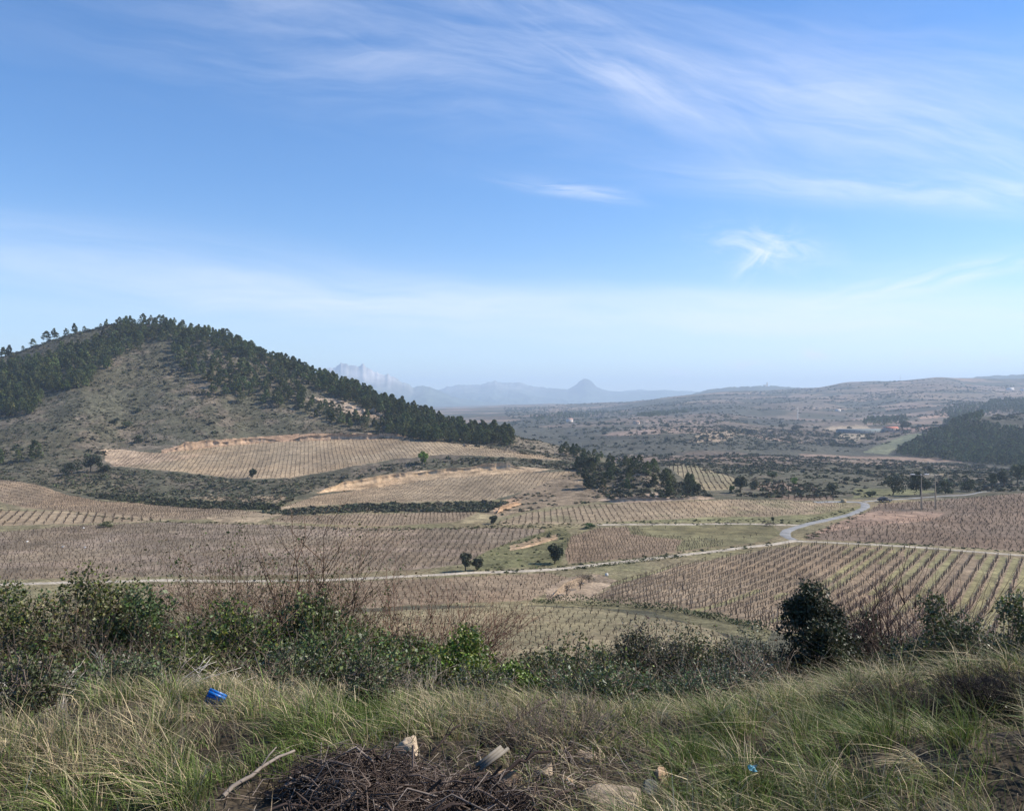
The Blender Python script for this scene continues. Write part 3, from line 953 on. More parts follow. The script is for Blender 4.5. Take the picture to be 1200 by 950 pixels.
def tube(mb, pts, r0, r1, col, sides=3):
    pts = np.asarray(pts, float)
    n = len(pts)
    d = np.gradient(pts, axis=0)
    d /= np.maximum(np.linalg.norm(d, axis=1)[:, None], 1e-9)
    ref = np.where(np.abs(d[:, 2:3]) > 0.9, np.array([[1.0, 0, 0]]), np.array([[0, 0, 1.0]]))
    a = np.cross(d, ref)
    a /= np.maximum(np.linalg.norm(a, axis=1)[:, None], 1e-9)
    b = np.cross(d, a)
    rad = np.linspace(r0, r1, n)[:, None, None]
    ang = np.arange(sides) / sides * 2 * math.pi
    ring = pts[:, None, :] + rad * (np.cos(ang)[None, :, None] * a[:, None, :] + np.sin(ang)[None, :, None] * b[:, None, :])
    idx = np.arange(n * sides).reshape(n, sides)
    nx = np.roll(idx, -1, 1)
    q = np.stack([idx[:-1], nx[:-1], nx[1:], idx[1:]], -1).reshape(-1, 4)
    tr = [(idx[-1, 0], idx[-1, i], idx[-1, i + 1]) for i in range(1, sides - 1)]
    mb.add(ring.reshape(-1, 3), tris=tr, quads=q, col=np.asarray(col))


def jitter_col(base, n, amt=0.25, r=rng, hue=0.06):
    base = np.asarray(base, float)
    k = np.exp(r.normal(0, amt, n))[:, None]
    h = 1 + r.normal(0, hue, (n, 3))
    return np.clip(base[None, :] * k * h, 0.004, 0.95)


def sphere_pts(n, r=rng, pw=0.5):
    d = r.normal(size=(n, 3))
    d /= np.linalg.norm(d, axis=1)[:, None]
    return d * (r.random(n) ** pw)[:, None]


# ------------------------------------------------------------------ pines
def pine_crown(h, rad, seed, nclump, nleaf, size, slim):
    r = np.random.default_rng(seed)
    mb = MB()
    lo = h * (0.05 + 0.14 * r.random())
    lean = r.normal(0, 0.05, 2)
    for i in range(nclump):
        t = r.random() ** 0.85
        zz = lo + (h - lo) * t
        prof = (1 - t ** slim) * (0.72 + 0.28 * min(1, t / 0.18)) + 0.07
        a = r.random() * 6.283
        rr = rad * prof * (0.35 + 0.75 * r.random() ** 0.6)
        c = np.array([rr * math.cos(a) + lean[0] * zz, rr * math.sin(a) + lean[1] * zz, zz])
        cr = rad * (0.20 + 0.24 * r.random()) * (1.0 - 0.45 * t)
        p = sphere_pts(nleaf, r, 0.45) * cr * np.array([1.1, 1.1, 0.8]) + c
        tone = 0.8 + 0.4 * r.random()
        base = np.array([0.078, 0.095, 0.036]) * tone
        if r.random() < 0.25:
            base = np.array([0.105, 0.120, 0.043]) * tone
        leaves(mb, p, size, jitter_col(base, nleaf, 0.22, r), 'tri', 0.0, r)
    return mb


def pine_trunk(h, seed):
    r = np.random.default_rng(seed)
    mb = MB()
    n = 7
    z = np.linspace(-0.3, h * 0.9, n)
    pts = np.stack([np.cumsum(r.normal(0, 0.05, n)), np.cumsum(r.normal(0, 0.05, n)), z], 1)
    tube(mb, pts, 0.16, 0.03, (0.1, 0.075, 0.055), 5)
    for i in range(6):
        k = r.integers(1, n - 1)
        a = r.random() * 6.283
        e = pts[k] + np.array([math.cos(a), math.sin(a), 0.35]) * h * 0.2
        tube(mb, [pts[k], (pts[k] + e) / 2 + [0, 0, 0.1], e], 0.05, 0.015, (0.1, 0.075, 0.055), 3)
    return mb


PINE_V = []       # (crown MB, trunk mesh, crown mesh, height)
for i in range(7):
    hgt = 7.0 + 1.6 * math.sin(i * 2.1)
    crown = pine_crown(hgt, hgt * (0.30 + 0.06 * math.cos(i * 1.7)), 100 + i, 62, 18, 0.46, (2.2, 2.7, 1.8, 3.2, 2.3, 1.9, 2.8)[i])
    trunk = pine_trunk(hgt, 200 + i)
    PINE_V.append((crown, trunk.mesh('trunk', M['bark'], True), crown.mesh('crown', M['pine_leaf']), hgt))
PINE_LOD = [pine_crown(7.0, 2.1, 300 + i, 26, 9, 0.75, (1.5, 1.9, 1.3, 2.2)[i % 4]).arrays() for i in range(6)]


def scatter_poly(poly, rr, spacing, r=rng, maxn=60000, prob=None):
    """random world points whose ground projection falls inside a picture outline"""
    P = np.array(poly, float)
    t0, t1 = math.atan((P[:, 0].min() - 600) / F), math.atan((P[:, 0].max() - 600) / F)
    area = (t1 - t0) * (rr[1]**2 - rr[0]**2) / 2
    n = int(min(maxn, area / (spacing**2)))
    th = r.uniform(t0, t1, n)
    rad = np.sqrt(r.uniform(rr[0]**2, rr[1]**2, n))
    x, y = rad * np.sin(th), rad * np.cos(th)
    z = height(x, y)
    u, v = proj(x, y, z)
    m = in_poly(u, v, poly)
    if prob is not None:
        m &= r.random(n) < prob(x, y, u, v)
    return x[m], y[m], z[m]


def thin(x, y, z, dmin):
    """drop points closer than dmin to an earlier one"""
    keep, cells = [], {}
    for i in range(len(x)):
        k = (int(x[i] // dmin), int(y[i] // dmin))
        ok = True
        for a in (-1, 0, 1):
            for b in (-1, 0, 1):
                for j in cells.get((k[0] + a, k[1] + b), ()):
                    if (x[i] - x[j])**2 + (y[i] - y[j])**2 < dmin * dmin:
                        ok = False
                        break
                if not ok:
                    break
            if not ok:
                break
        if ok:
            cells.setdefault(k, []).append(i)
            keep.append(i)
    return x[keep], y[keep], z[keep]


def instance_mesh(mb, arrays, x, y, z, scale, rz, tone=None, sz=None):
    """append n transformed copies of one small mesh (arrays) to a builder"""
    v, t, q, c = arrays
    n = len(x)
    if n == 0:
        return
    cs, sn = np.cos(rz), np.sin(rz)
    sx = scale[:, None]
    szz = (scale if sz is None else sz)[:, None]
    X = (v[None, :, 0] * cs[:, None] - v[None, :, 1] * sn[:, None]) * sx + x[:, None]
    Y = (v[None, :, 0] * sn[:, None] + v[None, :, 1] * cs[:, None]) * sx + y[:, None]
    Z = v[None, :, 2] * szz + z[:, None]
    V = np.stack([X, Y, Z], -1).reshape(-1, 3)
    off = (np.arange(n) * len(v))[:, None, None]
    cc = np.broadcast_to(c[None], (n, *c.shape))
    if tone is not None:
        cc = cc * (tone[:, None, :] if tone.ndim == 2 else tone[:, None, None])
    mb.add(V, tris=(t[None] + off).reshape(-1, 3) if len(t) else None, quads=(q[None] + off).reshape(-1, 4) if len(q) else None, col=cc.reshape(-1, 3))


WOODS = [  # outline, distances, spacing, height factor, label, group
    ([(0, 437), (10, 428), (25, 433), (40, 426), (65, 421), (70, 412), (85, 410), (105, 406), (116, 396), (132, 388), (145, 388), (160, 397), (163, 412), (150, 416), (130, 421), (130, 432), (110, 437), (105, 452), (85, 458), (50, 463), (48, 478), (30, 488), (0, 490), (-120, 500), (-120, 445)],
     (380, 700), 4.4, 1.0, 'dark pine in the wood on the left shoulder of the hill', 'pines of the left hillside wood'),
    ([(135, 374), (175, 372), (220, 380), (260, 394), (300, 414), (330, 426), (380, 447), (372, 457), (335, 438), (300, 426), (262, 412), (230, 403), (200, 399), (165, 403), (148, 393)],
     (440, 700), 4.2, 0.95, 'dark pine in the belt along the summit and upper ridge of the hill', 'pines along the hill summit'),
    ([(380, 443), (400, 452), (450, 471), (500, 488), (550, 504), (597, 512), (606, 530), (560, 525), (520, 520), (480, 514), (457, 507), (455, 491), (420, 476), (395, 466), (372, 457)],
     (390, 700), 4.0, 1.0, 'dark pine in the dense wood on the right flank of the hill', 'pines of the right flank wood'),
    ([(200, 406), (215, 403), (235, 411), (255, 419), (275, 426), (300, 433), (320, 438), (345, 451), (358, 466), (352, 478), (330, 480), (310, 479), (290, 473), (268, 473), (248, 462), (238, 446), (222, 439), (203, 425)],
     (400, 700), 6.0, 1.0, 'pine in the open clump on the middle of the hill slope', 'pines of the mid slope clump'),
    ([(352, 468), (385, 480), (420, 491), (452, 497), (458, 510), (430, 506), (400, 499), (375, 491), (352, 484)],
     (390, 500), 4.6, 0.85, 'small pine in the strip below the pale rock outcrop', 'pines below the rock outcrop'),
    ([(-60, 508), (0, 508), (20, 508), (42, 511), (50, 528), (40, 541), (0, 546), (-60, 546)],
     (325, 400), 4.6, 0.95, 'pine in the small clump low on the left edge of the hill', 'pines of the low left clump'),
    ([(674, 548), (692, 537), (720, 534), (748, 545), (788, 552), (812, 569), (812, 583), (790, 583), (762, 577), (722, 577), (688, 568)],
     (255, 345), 7.5, 0.66, 'pine on the scrubby knoll at the foot of the hill', 'pines on the knoll'),
]
pines = []
for wi, (poly, rr, sp, hf, lab, grp) in enumerate(WOODS):
    x, y, z = scatter_poly(poly, rr, sp * 0.45, prob=lambda x, y, u, v: (y < 556) * 1.0)
    x, y, z = thin(x, y, z, sp)
    for i in range(len(x)):
        pines.append((x[i], y[i], z[i], hf * rng.uniform(0.72, 1.25), wi))
# single pines on the open skyline and in gaps: (u, v of the foot, height in picture rows)
for u, v, hp in ((3, 417, 12), (10, 416, 13), (27, 412, 6), (39, 405, 11), (55, 396, 14), (64, 395, 14), (78, 391, 9), (88, 389, 12), (99, 386, 6), (124, 380, 9), (118, 380, 5),
                 (270, 413, 8), (312, 448, 10), (303, 452, 10), (238, 463, 8), (244, 466, 8), (352, 459, 10)):
    x, y, z = at(u, v, 300, 600)
    if y > 600 or v < 420:
        d = np.linspace(380, 600, 400)
        xx = (u - 600) / F * d
        e = height(xx, d) / d
        i = int(np.argmax(e))
        x, y = float(xx[i]), float(d[i])
        z = h1(x, y)
    pines.append((x, y, z, 0.9 * hp / F * y / 7.0, 7))
WOODS.append((None, None, 0, 1, 'lone pine on the open upper skyline or slope of the hill', 'lone pines on the hill'))
for u, v, hp in ((658, 529, 12), (664, 528, 14), (670, 529, 13), (676, 531, 15), (683, 532, 11), (690, 533, 9), (698, 533, 11), (704, 534, 9), (715, 536, 9), (731, 536, 14), (738, 538, 11), (726, 534, 10)):
    x, y, z = at(u, v + 4, 320, 460)
    pines.append((x, y, z, hp / F * y / 7.0, 8))
WOODS.append((None, None, 0, 1, 'pine on the low saddle between the hill and the knoll', 'pines on the saddle'))
pines.sort(key=lambda p: -(p[3] / math.hypot(p[0], p[1])))
print('pines', len(pines))
protos = {}
near_pines, rest = [], []
cnt = 0
for p in pines:
    u, v = proj(np.array(p[0]), np.array(p[1]), np.array(p[2]))
    if 4 < u < 1196 and cnt < 296:
        near_pines.append(p)
        cnt += 1
    else:
        rest.append(p)
for x, y, z, s, wi in near_pines:
    k = int(rng.integers(0, 7))
    if k not in protos:
        root = empty('pine_tree', (0, 0, 0))
        link('trunk', PINE_V[k][1], root)
        link('crown', PINE_V[k][2], root)
        protos[k] = root
        o = root
    else:
        o = copy_tree(protos[k])
    o.location = (x, y, z - 0.1)
    o.rotation_euler = (0, 0, rng.uniform(0, 6.28))
    s2 = s * 7.3 / PINE_V[k][3] * rng.uniform(0.95, 1.05)
    o.scale = (s2 * rng.uniform(0.95, 1.25), s2 * rng.uniform(0.95, 1.25), s2)
    if wi == 7:
        o.scale = (s2 * 1.45, s2 * 1.45, s2 * 0.95)
        o.location.z -= 0.7
    tag(o, WOODS[wi][4], 'pine tree', WOODS[wi][5])
mb = MB()
ra = np.array([(p[0], p[1], p[2], p[3]) for p in rest])
vi = rng.integers(0, len(PINE_V), len(ra))
for k in range(len(PINE_V)):
    m = vi == k
    n = m.sum()
    instance_mesh(mb, PINE_V[k][0].arrays(), ra[m, 0], ra[m, 1], ra[m, 2] - 0.1, ra[m, 3] * 7.3 / PINE_V[k][3] * 1.08, rng.uniform(0, 6.28, n), np.exp(rng.normal(0, 0.22, (n, 1))) * (1 + rng.normal(0, 0.05, (n, 3))), ra[m, 3] * 7.3 / PINE_V[k][3])
tag(mb.build('pine_wood', M['pine_far']), 'further dark pines filling the woods on the hill', 'pine wood', kind='stuff')

# the wooded hill on the right and the woods behind it
mb = MB()
FOREST = [([(1052, 533), (1066, 524), (1085, 513), (1110, 503), (1150, 491), (1200, 488), (1420, 488), (1420, 552), (1200, 548), (1150, 544), (1100, 538), (1060, 534)], (600, 960), 4.3),
          ([(1105, 497), (1120, 490), (1150, 484), (1150, 493), (1120, 499)], (900, 1500), 6.0),
          ([(1145, 482), (1160, 471), (1210, 468), (1400, 466), (1400, 480), (1200, 486)], (1200, 2100), 8.0),
          ([(1095, 486), (1115, 478), (1160, 475), (1160, 484), (1130, 488)], (1100, 1900), 8.0),
          ([(1010, 498), (1020, 490), (1060, 487), (1062, 496), (1030, 500)], (1000, 1700), 10.0),
          ([(745, 487), (770, 484), (800, 480), (820, 479), (800, 485), (760, 490)], (1300, 2400), 12.0),
          ([(620, 489), (680, 484), (735, 483), (735, 487), (680, 489), (630, 493)], (1400, 2600), 12.0)]
for poly, rr, sp in FOREST:
    x, y, z = scatter_poly(poly, rr, sp * 0.6, maxn=90000)
    x, y, z = thin(x, y, z, sp)
    vi = rng.integers(0, 6, len(x))
    for k in range(6):
        m = vi == k
        n = int(m.sum())
        s = rng.uniform(0.85, 1.35, n)
        instance_mesh(mb, PINE_LOD[k], x[m], y[m], z[m] - 0.2, s * 1.15, rng.uniform(0, 6.28, n), np.exp(rng.normal(0, 0.25, (n, 1))) * (1 + rng.normal(0, 0.05, (n, 3))), s)
tag(mb.build('forest', M['pine_far']), 'dense dark pine forest covering the rounded hill at the right', 'forest', kind='stuff')


# ------------------------------------------------------------------ scrub (low garrigue shrubs no one could count)
def scrub_unit(seed, n, size):
    r = np.random.default_rng(seed)
    mb = MB()
    p = sphere_pts(n, r, 0.4) * np.array([1, 1, 0.75])
    p[:, 2] = np.abs(p[:, 2])
    leaves(mb, p, size, jitter_col((1, 1, 1), n, 0.18, r, 0.03), 'tri', 0, r)
    return mb.arrays()


SCRUB_U = [scrub_unit(500 + i, 16, 0.85) for i in range(5)]
SCRUB_N = [scrub_unit(520 + i, 40, 0.5) for i in range(5)]


def put_scrub(mb, pts, smin, smax, cols, units=SCRUB_U):
    x, y, z = pts
    vi = rng.integers(0, len(units), len(x))
    for k in range(len(units)):
        m = vi == k
        n = int(m.sum())
        s = rng.uniform(smin, smax, n) * np.exp(rng.normal(0, 0.2, n))
        base = np.array(cols)[rng.integers(0, len(cols), n)]
        tone = base * np.exp(rng.normal(0, 0.2, (n, 1)))
        instance_mesh(mb, units[k], x[m], y[m], z[m] - 0.05, s, rng.uniform(0, 6.28, n), tone, s * rng.uniform(0.65, 1.0, n))


GG = [(0.092, 0.096, 0.060), (0.112, 0.112, 0.074), (0.082, 0.088, 0.050), (0.13, 0.122, 0.080), (0.14, 0.115, 0.080)]
DK = [(0.05, 0.055, 0.032), (0.065, 0.068, 0.04), (0.07, 0.062, 0.042), (0.058, 0.066, 0.032)]
mb = MB()
hillpoly = [(-150, 430), (0, 418), (100, 384), (150, 376), (250, 392), (400, 450), (600, 510), (690, 530), (700, 545), (600, 530), (520, 518), (300, 508), (190, 520), (130, 527), (100, 560), (-150, 560)]
put_scrub(mb, scatter_poly(hillpoly, (290, 700), 1.05, prob=lambda x, y, u, v: 0.35 + 0.65 * sstep(0.40, 0.60, fbm(x / 9, y / 9, 141, 3))), 0.25, 0.72, GG + DK[:3])
put_scrub(mb, scatter_poly(hillpoly, (290, 700), 8.0, prob=lambda x, y, u, v: sstep(0.45, 0.62, fbm(x / 40, y / 40, 142, 3))), 0.9, 1.7, DK)
for u_ in np.arange(-20, 150, 1.3):
    d_ = np.linspace(380, 600, 300)
    e_ = height((u_ - 600) / F * d_, d_) / d_
    y_ = float(d_[int(np.argmax(e_))]) - rng.uniform(0, 12)
    x_ = (u_ - 600) / F * y_
    if rng.random() < 0.8:
        put_scrub(mb, (np.array([x_]), np.array([y_]), height(np.array([x_]), np.array([y_]))), 0.8, 1.7, DK + GG[:2])
bankA = [(-100, 556), (0, 559), (60, 562), (130, 549), (215, 556), (300, 564), (380, 557), (440, 546), (520, 537), (600, 536), (665, 541), (690, 548), (672, 551), (600, 546), (520, 547), (440, 556), (372, 574), (330, 592), (290, 598), (240, 592), (180, 588), (120, 584), (80, 577), (40, 565)]
put_scrub(mb, scatter_poly(bankA, (230, 420), 1.25, prob=lambda x, y, u, v: 0.3 + 0.7 * sstep(0.35, 0.6, fbm(x / 9, y / 9, 143, 3))), 0.35, 0.85, GG + [(0.15, 0.125, 0.085), (0.10, 0.11, 0.055)])
bankB = [(330, 598), (420, 591.5), (575, 588), (598, 588), (572, 600), (420, 600.5), (340, 604), (300, 600)]
put_scrub(mb, scatter_poly(bankB, (215, 300), 1.15), 0.4, 1.05, DK + GG)
put_scrub(mb, scatter_poly([(85, 571), (150, 581), (240, 588), (330, 592), (325, 598), (240, 596), (170, 591), (110, 583)], (220, 320), 1.3), 0.6, 1.1, DK)
knoll = [(668, 548), (690, 535), (720, 534), (750, 544), (790, 552), (820, 572), (835, 582), (790, 586), (720, 588), (690, 568)]
put_scrub(mb, scatter_poly(knoll, (245, 345), 1.7), 0.4, 1.1, GG + DK)
put_scrub(mb, scatter_poly([(640, 566), (672, 553), (690, 557), (735, 582), (700, 588), (600, 602), (575, 606), (600, 584)], (225, 330), 2.0, prob=lambda x, y, u, v: sstep(0.4, 0.65, fbm(x / 6, y / 6, 146, 3))), 0.3, 0.75, GG + [(0.15, 0.12, 0.08)])
valley = [(690, 545), (800, 535), (900, 528), (1000, 538), (1100, 540), (1300, 552), (1300, 572), (1100, 578), (1000, 583), (900, 584), (830, 580), (862, 572), (862, 560), (800, 546)]
put_scrub(mb, scatter_poly(valley, (255, 720), 2.9, prob=lambda x, y, u, v: 0.12 + 0.9 * sstep(0.42, 0.58, fbm(x / 24, y / 24, 144, 3))), 0.5, 1.4, GG + DK)
slope = [(640, 535), (700, 512), (760, 505), (830, 497), (960, 505), (1010, 510), (1000, 530), (900, 527), (800, 535), (720, 540)]
put_scrub(mb, scatter_poly(slope, (600, 1300), 5.5, maxn=40000, prob=lambda x, y, u, v: 0.1 + 0.9 * sstep(0.45, 0.56, fbm(x / 90, y / 90, 145, 3))), 0.7, 1.9, DK + GG[:2])
# verges of road and fields on the valley floor
for poly, rr, sp in (([(560, 668), (660, 661), (780, 649), (910, 634), (915, 638), (780, 656), (660, 669), (560, 674)], (120, 240), 1.3),
                     ([(700, 611), (900, 608), (930, 611), (960, 605), (1000, 594), (1008, 596), (975, 606), (935, 615), (700, 615)], (170, 290), 1.5),
                     ([(940, 628), (985, 609), (1018, 596), (1022, 599), (990, 614), (948, 634)], (160, 280), 1.4),
                     ([(560, 612), (700, 614), (640, 621), (560, 618)], (180, 240), 1.6), ([(320, 616), (440, 619), (600, 616), (600, 619), (440, 622), (320, 619)], (180, 240), 1.2),
                     ([(0, 594), (60, 599), (200, 611), (320, 613), (320, 615), (200, 613), (60, 601.5)], (185, 260), 1.3),
                     ([(560, 650), (600, 634), (640, 622), (662, 618), (670, 628), (660, 652), (655, 662), (560, 668), (550, 660)], (140, 235), 2.2),
                     ([(1000, 634), (1100, 638), (1200, 646), (1200, 648.5), (1100, 640.5), (1000, 636)], (150, 230), 1.0)):
    put_scrub(mb, scatter_poly(poly, rr, sp), 0.15, 0.45, [(0.10, 0.115, 0.045), (0.12, 0.115, 0.06), (0.075, 0.08, 0.04)])
tag(mb.build('scrub', M['scrub']), 'low grey-green scrub scattered over the hillside, banks and verges', 'scrub', kind='stuff')

# scattered trees and copses over the far country
mb = MB()
farp = [(590, 478), (700, 472), (800, 464), (900, 458), (1000, 447), (1100, 441), (1200, 443), (1420, 442), (1420, 500), (1100, 505), (1000, 530), (850, 520), (700, 530), (600, 505)]
px = scatter_poly(farp, (620, 3400), 14, maxn=60000, prob=lambda x, y, u, v: 0.012 + 0.99 * sstep(0.55, 0.61, fbm(x / 170, y / 60, 151, 4)))
put_scrub(mb, px, 1.6, 3.6, [(0.045, 0.055, 0.03), (0.05, 0.06, 0.03), (0.06, 0.065, 0.035), (0.075, 0.072, 0.045)])
px = scatter_poly(farp, (620, 3400), 60, maxn=60000)
put_scrub(mb, px, 2.0, 4.2, [(0.04, 0.05, 0.027)])
tag(mb.build('far_trees', M['pine_far']), 'scattered dark trees and copses over the far slopes', 'woodland', kind='stuff')


# ------------------------------------------------------------------ vines
def goblet(seed, k=1.0, fat=1.0):
    r = np.random.default_rng(seed)
    mb = MB()
    c = np.array([0.082, 0.060, 0.043]) * k
    tip = np.array([r.normal(0, 0.07), r.normal(0, 0.07), 0.42])
    tube(mb, [(0, 0, -0.1), tip * 0.5 + [r.normal(0, 0.03), 0, 0], tip], 0.085 * fat, 0.07 * fat, c, 4)
    for i in range(r.integers(4, 7)):
        a = r.random() * 6.283
        s = r.uniform(0.15, 0.42)
        e = tip + np.array([math.cos(a) * s, math.sin(a) * s, r.uniform(0.12, 0.5)])
        mid = tip * 0.5 + e * 0.5 + np.array([math.cos(a), math.sin(a), -0.25]) * 0.08
        tube(mb, [tip, mid, e], 0.045 * fat, 0.014 * fat, c * r.uniform(0.8, 1.3), 3)
    return mb


def cordon(seed, fat=1.0):
    r = np.random.default_rng(seed)
    mb = MB()
    c = np.array([0.075, 0.055, 0.041])
    tube(mb, [(0, 0, -0.1), (r.normal(0, .03), r.normal(0, .03), 0.3), (0, 0, 0.62)], 0.055 * fat, 0.05 * fat, c, 4)
    for sgn in (-1, 1):
        tube(mb, [(0, 0, 0.6), (0, sgn * 0.25, 0.68 + r.normal(0, .03)), (0, sgn * 0.5, 0.66 + r.normal(0, .03))], 0.045 * fat, 0.035 * fat, c, 3)
        for j in range(3):
            yy = sgn * (0.12 + 0.15 * j)
            tube(mb, [(0, yy, 0.66), (r.normal(0, .05), yy + r.normal(0, .04), 0.66 + r.uniform(0.1, 0.28))], 0.022 * fat, 0.010, c * 1.2, 3)
    if seed % 4 == 0:
        tube(mb, [(0, 0.05, -0.1), (0, 0.05, 1.35)], 0.03, 0.03, (0.20, 0.17, 0.14), 4)
    return mb


VG = [goblet(600 + i, 1.0, 0.75) for i in range(8)]
VF = [goblet(620 + i, 1.0, 1.05).arrays() for i in range(6)]
VC = [cordon(640 + i, 1.15).arrays() for i in range(8)]


def bearing(p, q, dr):
    a, b = at(*p, *dr), at(*q, *dr)
    return math.degrees(math.atan2(b[0] - a[0], b[1] - a[1]))


FIELDS['C']['az'] = bearing((10, 578), (150, 599), (205, 400))
FIELDS['E']['az'] = bearing((340, 609), (540, 606.5), (200, 270))
print('bearings', FIELDS['C']['az'], FIELDS['E']['az'])


def rows_of(fd, nm):
    P = np.array(fd['poly'], float)
    rr = fd['r']
    us = np.linspace(P[:, 0].min(), P[:, 0].max(), 14)
    xs, ys = [], []
    for u in us:
        th = math.atan((u - 600) / F)
        for r_ in rr:
            xs.append(r_ * math.sin(th))
            ys.append(r_ * math.cos(th))
    a = R(fd['az'])
    dx, dy = math.sin(a), math.cos(a)          # along the row
    t = np.array(xs) * dy - np.array(ys) * dx
    s = np.array(xs) * dx + np.array(ys) * dy
    nt = int((t.max() - t.min()) / fd['gap']) + 1
    ns = int((s.max() - s.min()) / fd['step']) + 1
    T, S = np.meshgrid(math.floor(t.min() / fd['gap']) * fd['gap'] + np.arange(nt) * fd['gap'], s.min() + np.arange(ns) * fd['step'], indexing='ij')
    T = T + rng.normal(0, {'K': 0.42, 'G': 0.22}.get(nm, 0.10), T.shape)
    S = S + rng.normal(0, {'K': 0.38, 'G': 0.25}.get(nm, 0.13), S.shape)
    T, S = T.ravel(), S.ravel()
    x, y = T * dy + S * dx, -T * dx + S * dy
    r_ = np.hypot(x, y)
    m = (r_ > rr[0]) & (r_ < rr[1]) & (y > 5)
    x, y = x[m], y[m]
    z = height(x, y)
    u, v = proj(x, y, z)
    m = in_poly(u, v, fd['poly']) & (rng.random(len(u)) > 0.05)
    if nm == 'K':      # a bare corner round the line poles
        bare = in_poly(u, v, [(985, 600), (1030, 597), (1120, 599), (1105, 606), (1020, 612), (985, 618)])
        m &= ~(bare & (rng.random(len(u)) > 0.12))
    if nm == 'L':
        m &= ~(in_poly(u, v, [(742, 612), (920, 612), (920, 640), (850, 640), (845, 632), (760, 628)]) & (rng.random(len(u)) > 0.03))
    if nm == 'I':
        m &= (rng.random(len(u)) > 0.25 * sstep(690, 760, u))
    return x[m], y[m], z[m]


allv = []
for nm, fd in FIELDS.items():
    x, y, z = rows_of(fd, nm)
    print('vines', nm, len(x))
    allv.append((nm, fd, x, y, z))
# the three hundred nearest in view stand as individuals
cand = []
for nm, fd, x, y, z in allv:
    if nm in ('I', 'H'):
        u, v = proj(x, y, z)
        for i in range(len(x)):
            if 500 < u[i] < 890 and v[i] < 752 + (12 if u[i] > 590 else 0) - max(0, (u[i] - 700) * 0.08):
                cand.append((math.hypot(x[i], y[i]), nm, i))
cand.sort()
picked = {}
for d, nm, i in cand[:296]:
    picked.setdefault(nm, []).append(i)
vroots = [None] * 8
vg_mesh = [g.mesh('grape_vine', M['vine'], True) for g in VG]
mb = MB()
for nm, fd, x, y, z in allv:
    sel = set(picked.get(nm, []))
    for i in sel:
        k = int(rng.integers(0, 8))
        o = link('grape_vine', vg_mesh[k])
        o.location = (x[i], y[i], z[i])
        o.rotation_euler = (0, 0, rng.uniform(0, 6.28))
        s = fd['h'] * rng.uniform(0.85, 1.15)
        o.scale = (s, s, s)
        if nm == 'I':
            tag(o, 'leafless pruned vine in the grassy vineyard just below the foreground bushes', 'grape vine', 'bare vines in the nearest vineyard')
        else:
            tag(o, 'leafless pruned vine in the pinkish vineyard below the pale track', 'grape vine', 'bare vines below the track')
    rest_m = np.ones(len(x), bool)
    if sel:
        rest_m[list(sel)] = False
    idx = np.nonzero(rest_m)[0]
    if fd.get('cordon'):
        units, rz0, jit = VC, -R(fd['az']), 0.06
    else:
        units, rz0, jit = VF, 0.0, 3.14
    vi = rng.integers(0, len(units), len(idx))
    for k in range(len(units)):
        ii = idx[vi == k]
        n = len(ii)
        s = fd['h'] * rng.uniform(0.82, 1.18, n)
        instance_mesh(mb, units[k], x[ii], y[ii], z[ii], s, rz0 + rng.uniform(-jit, jit, n), np.exp(rng.normal(0, 0.18, n)))
tag(mb.build('vines', M['vine']), 'rows of bare pruned vines across the vineyards', 'vines', kind='stuff')


# ------------------------------------------------------------------ single trees and shrubs of the valley
def tree_proto(seed, h, w, col, kind):
    """crown + trunk meshes for a broad-leaved tree or shrub about h high and w wide"""
    r = np.random.default_rng(seed)
    mb = MB()
    lift = {'tree': 0.22, 'shrub': 0.0, 'bare': 0.05}[kind]
    nlobe = 9 if kind != 'shrub' else 7
    lobes = []
    for i in range(nlobe):
        a = r.random() * 6.283
        k = r.random() ** 0.5
        zz = h * (lift + (1 - lift) * r.uniform(0.18, 0.80))
        rad = w * 0.5 * r.uniform(0.30, 0.52)
        lobes.append((np.array([math.cos(a) * k * w * 0.32, math.sin(a) * k * w * 0.32, zz]), rad))
    size = 0.15 * h ** 0.6 if kind != 'bare' else 0.10
    for c, rad in lobes:
        n = 150 if kind != 'bare' else 60
        p = sphere_pts(n, r, 0.35) * rad * np.array([1, 1, min(1.0, h / w)]) + c
        p[:, 2] = np.clip(p[:, 2], 0.03, None)
        leaves(mb, p, size, jitter_col(np.array(col) * r.uniform(0.8, 1.2), n, 0.22, r), 'tri', 0, r)
    tb = MB()
    br = (0.10, 0.08, 0.06)
    z0 = h * (lift + 0.25)
    tube(tb, [(0, 0, -0.2), (r.normal(0, .04) * h, r.normal(0, .04) * h, z0 * 0.6), (0, 0, z0)], 0.035 * h, 0.022 * h, br, 5)
    for c, rad in lobes:
        s = np.array([0, 0, z0 * r.uniform(0.5, 1.0)])
        tube(tb, [s, s * 0.5 + c * 0.5 + [0, 0, 0.05], c], 0.016 * h, 0.006 * h, br, 3)
    return mb, tb


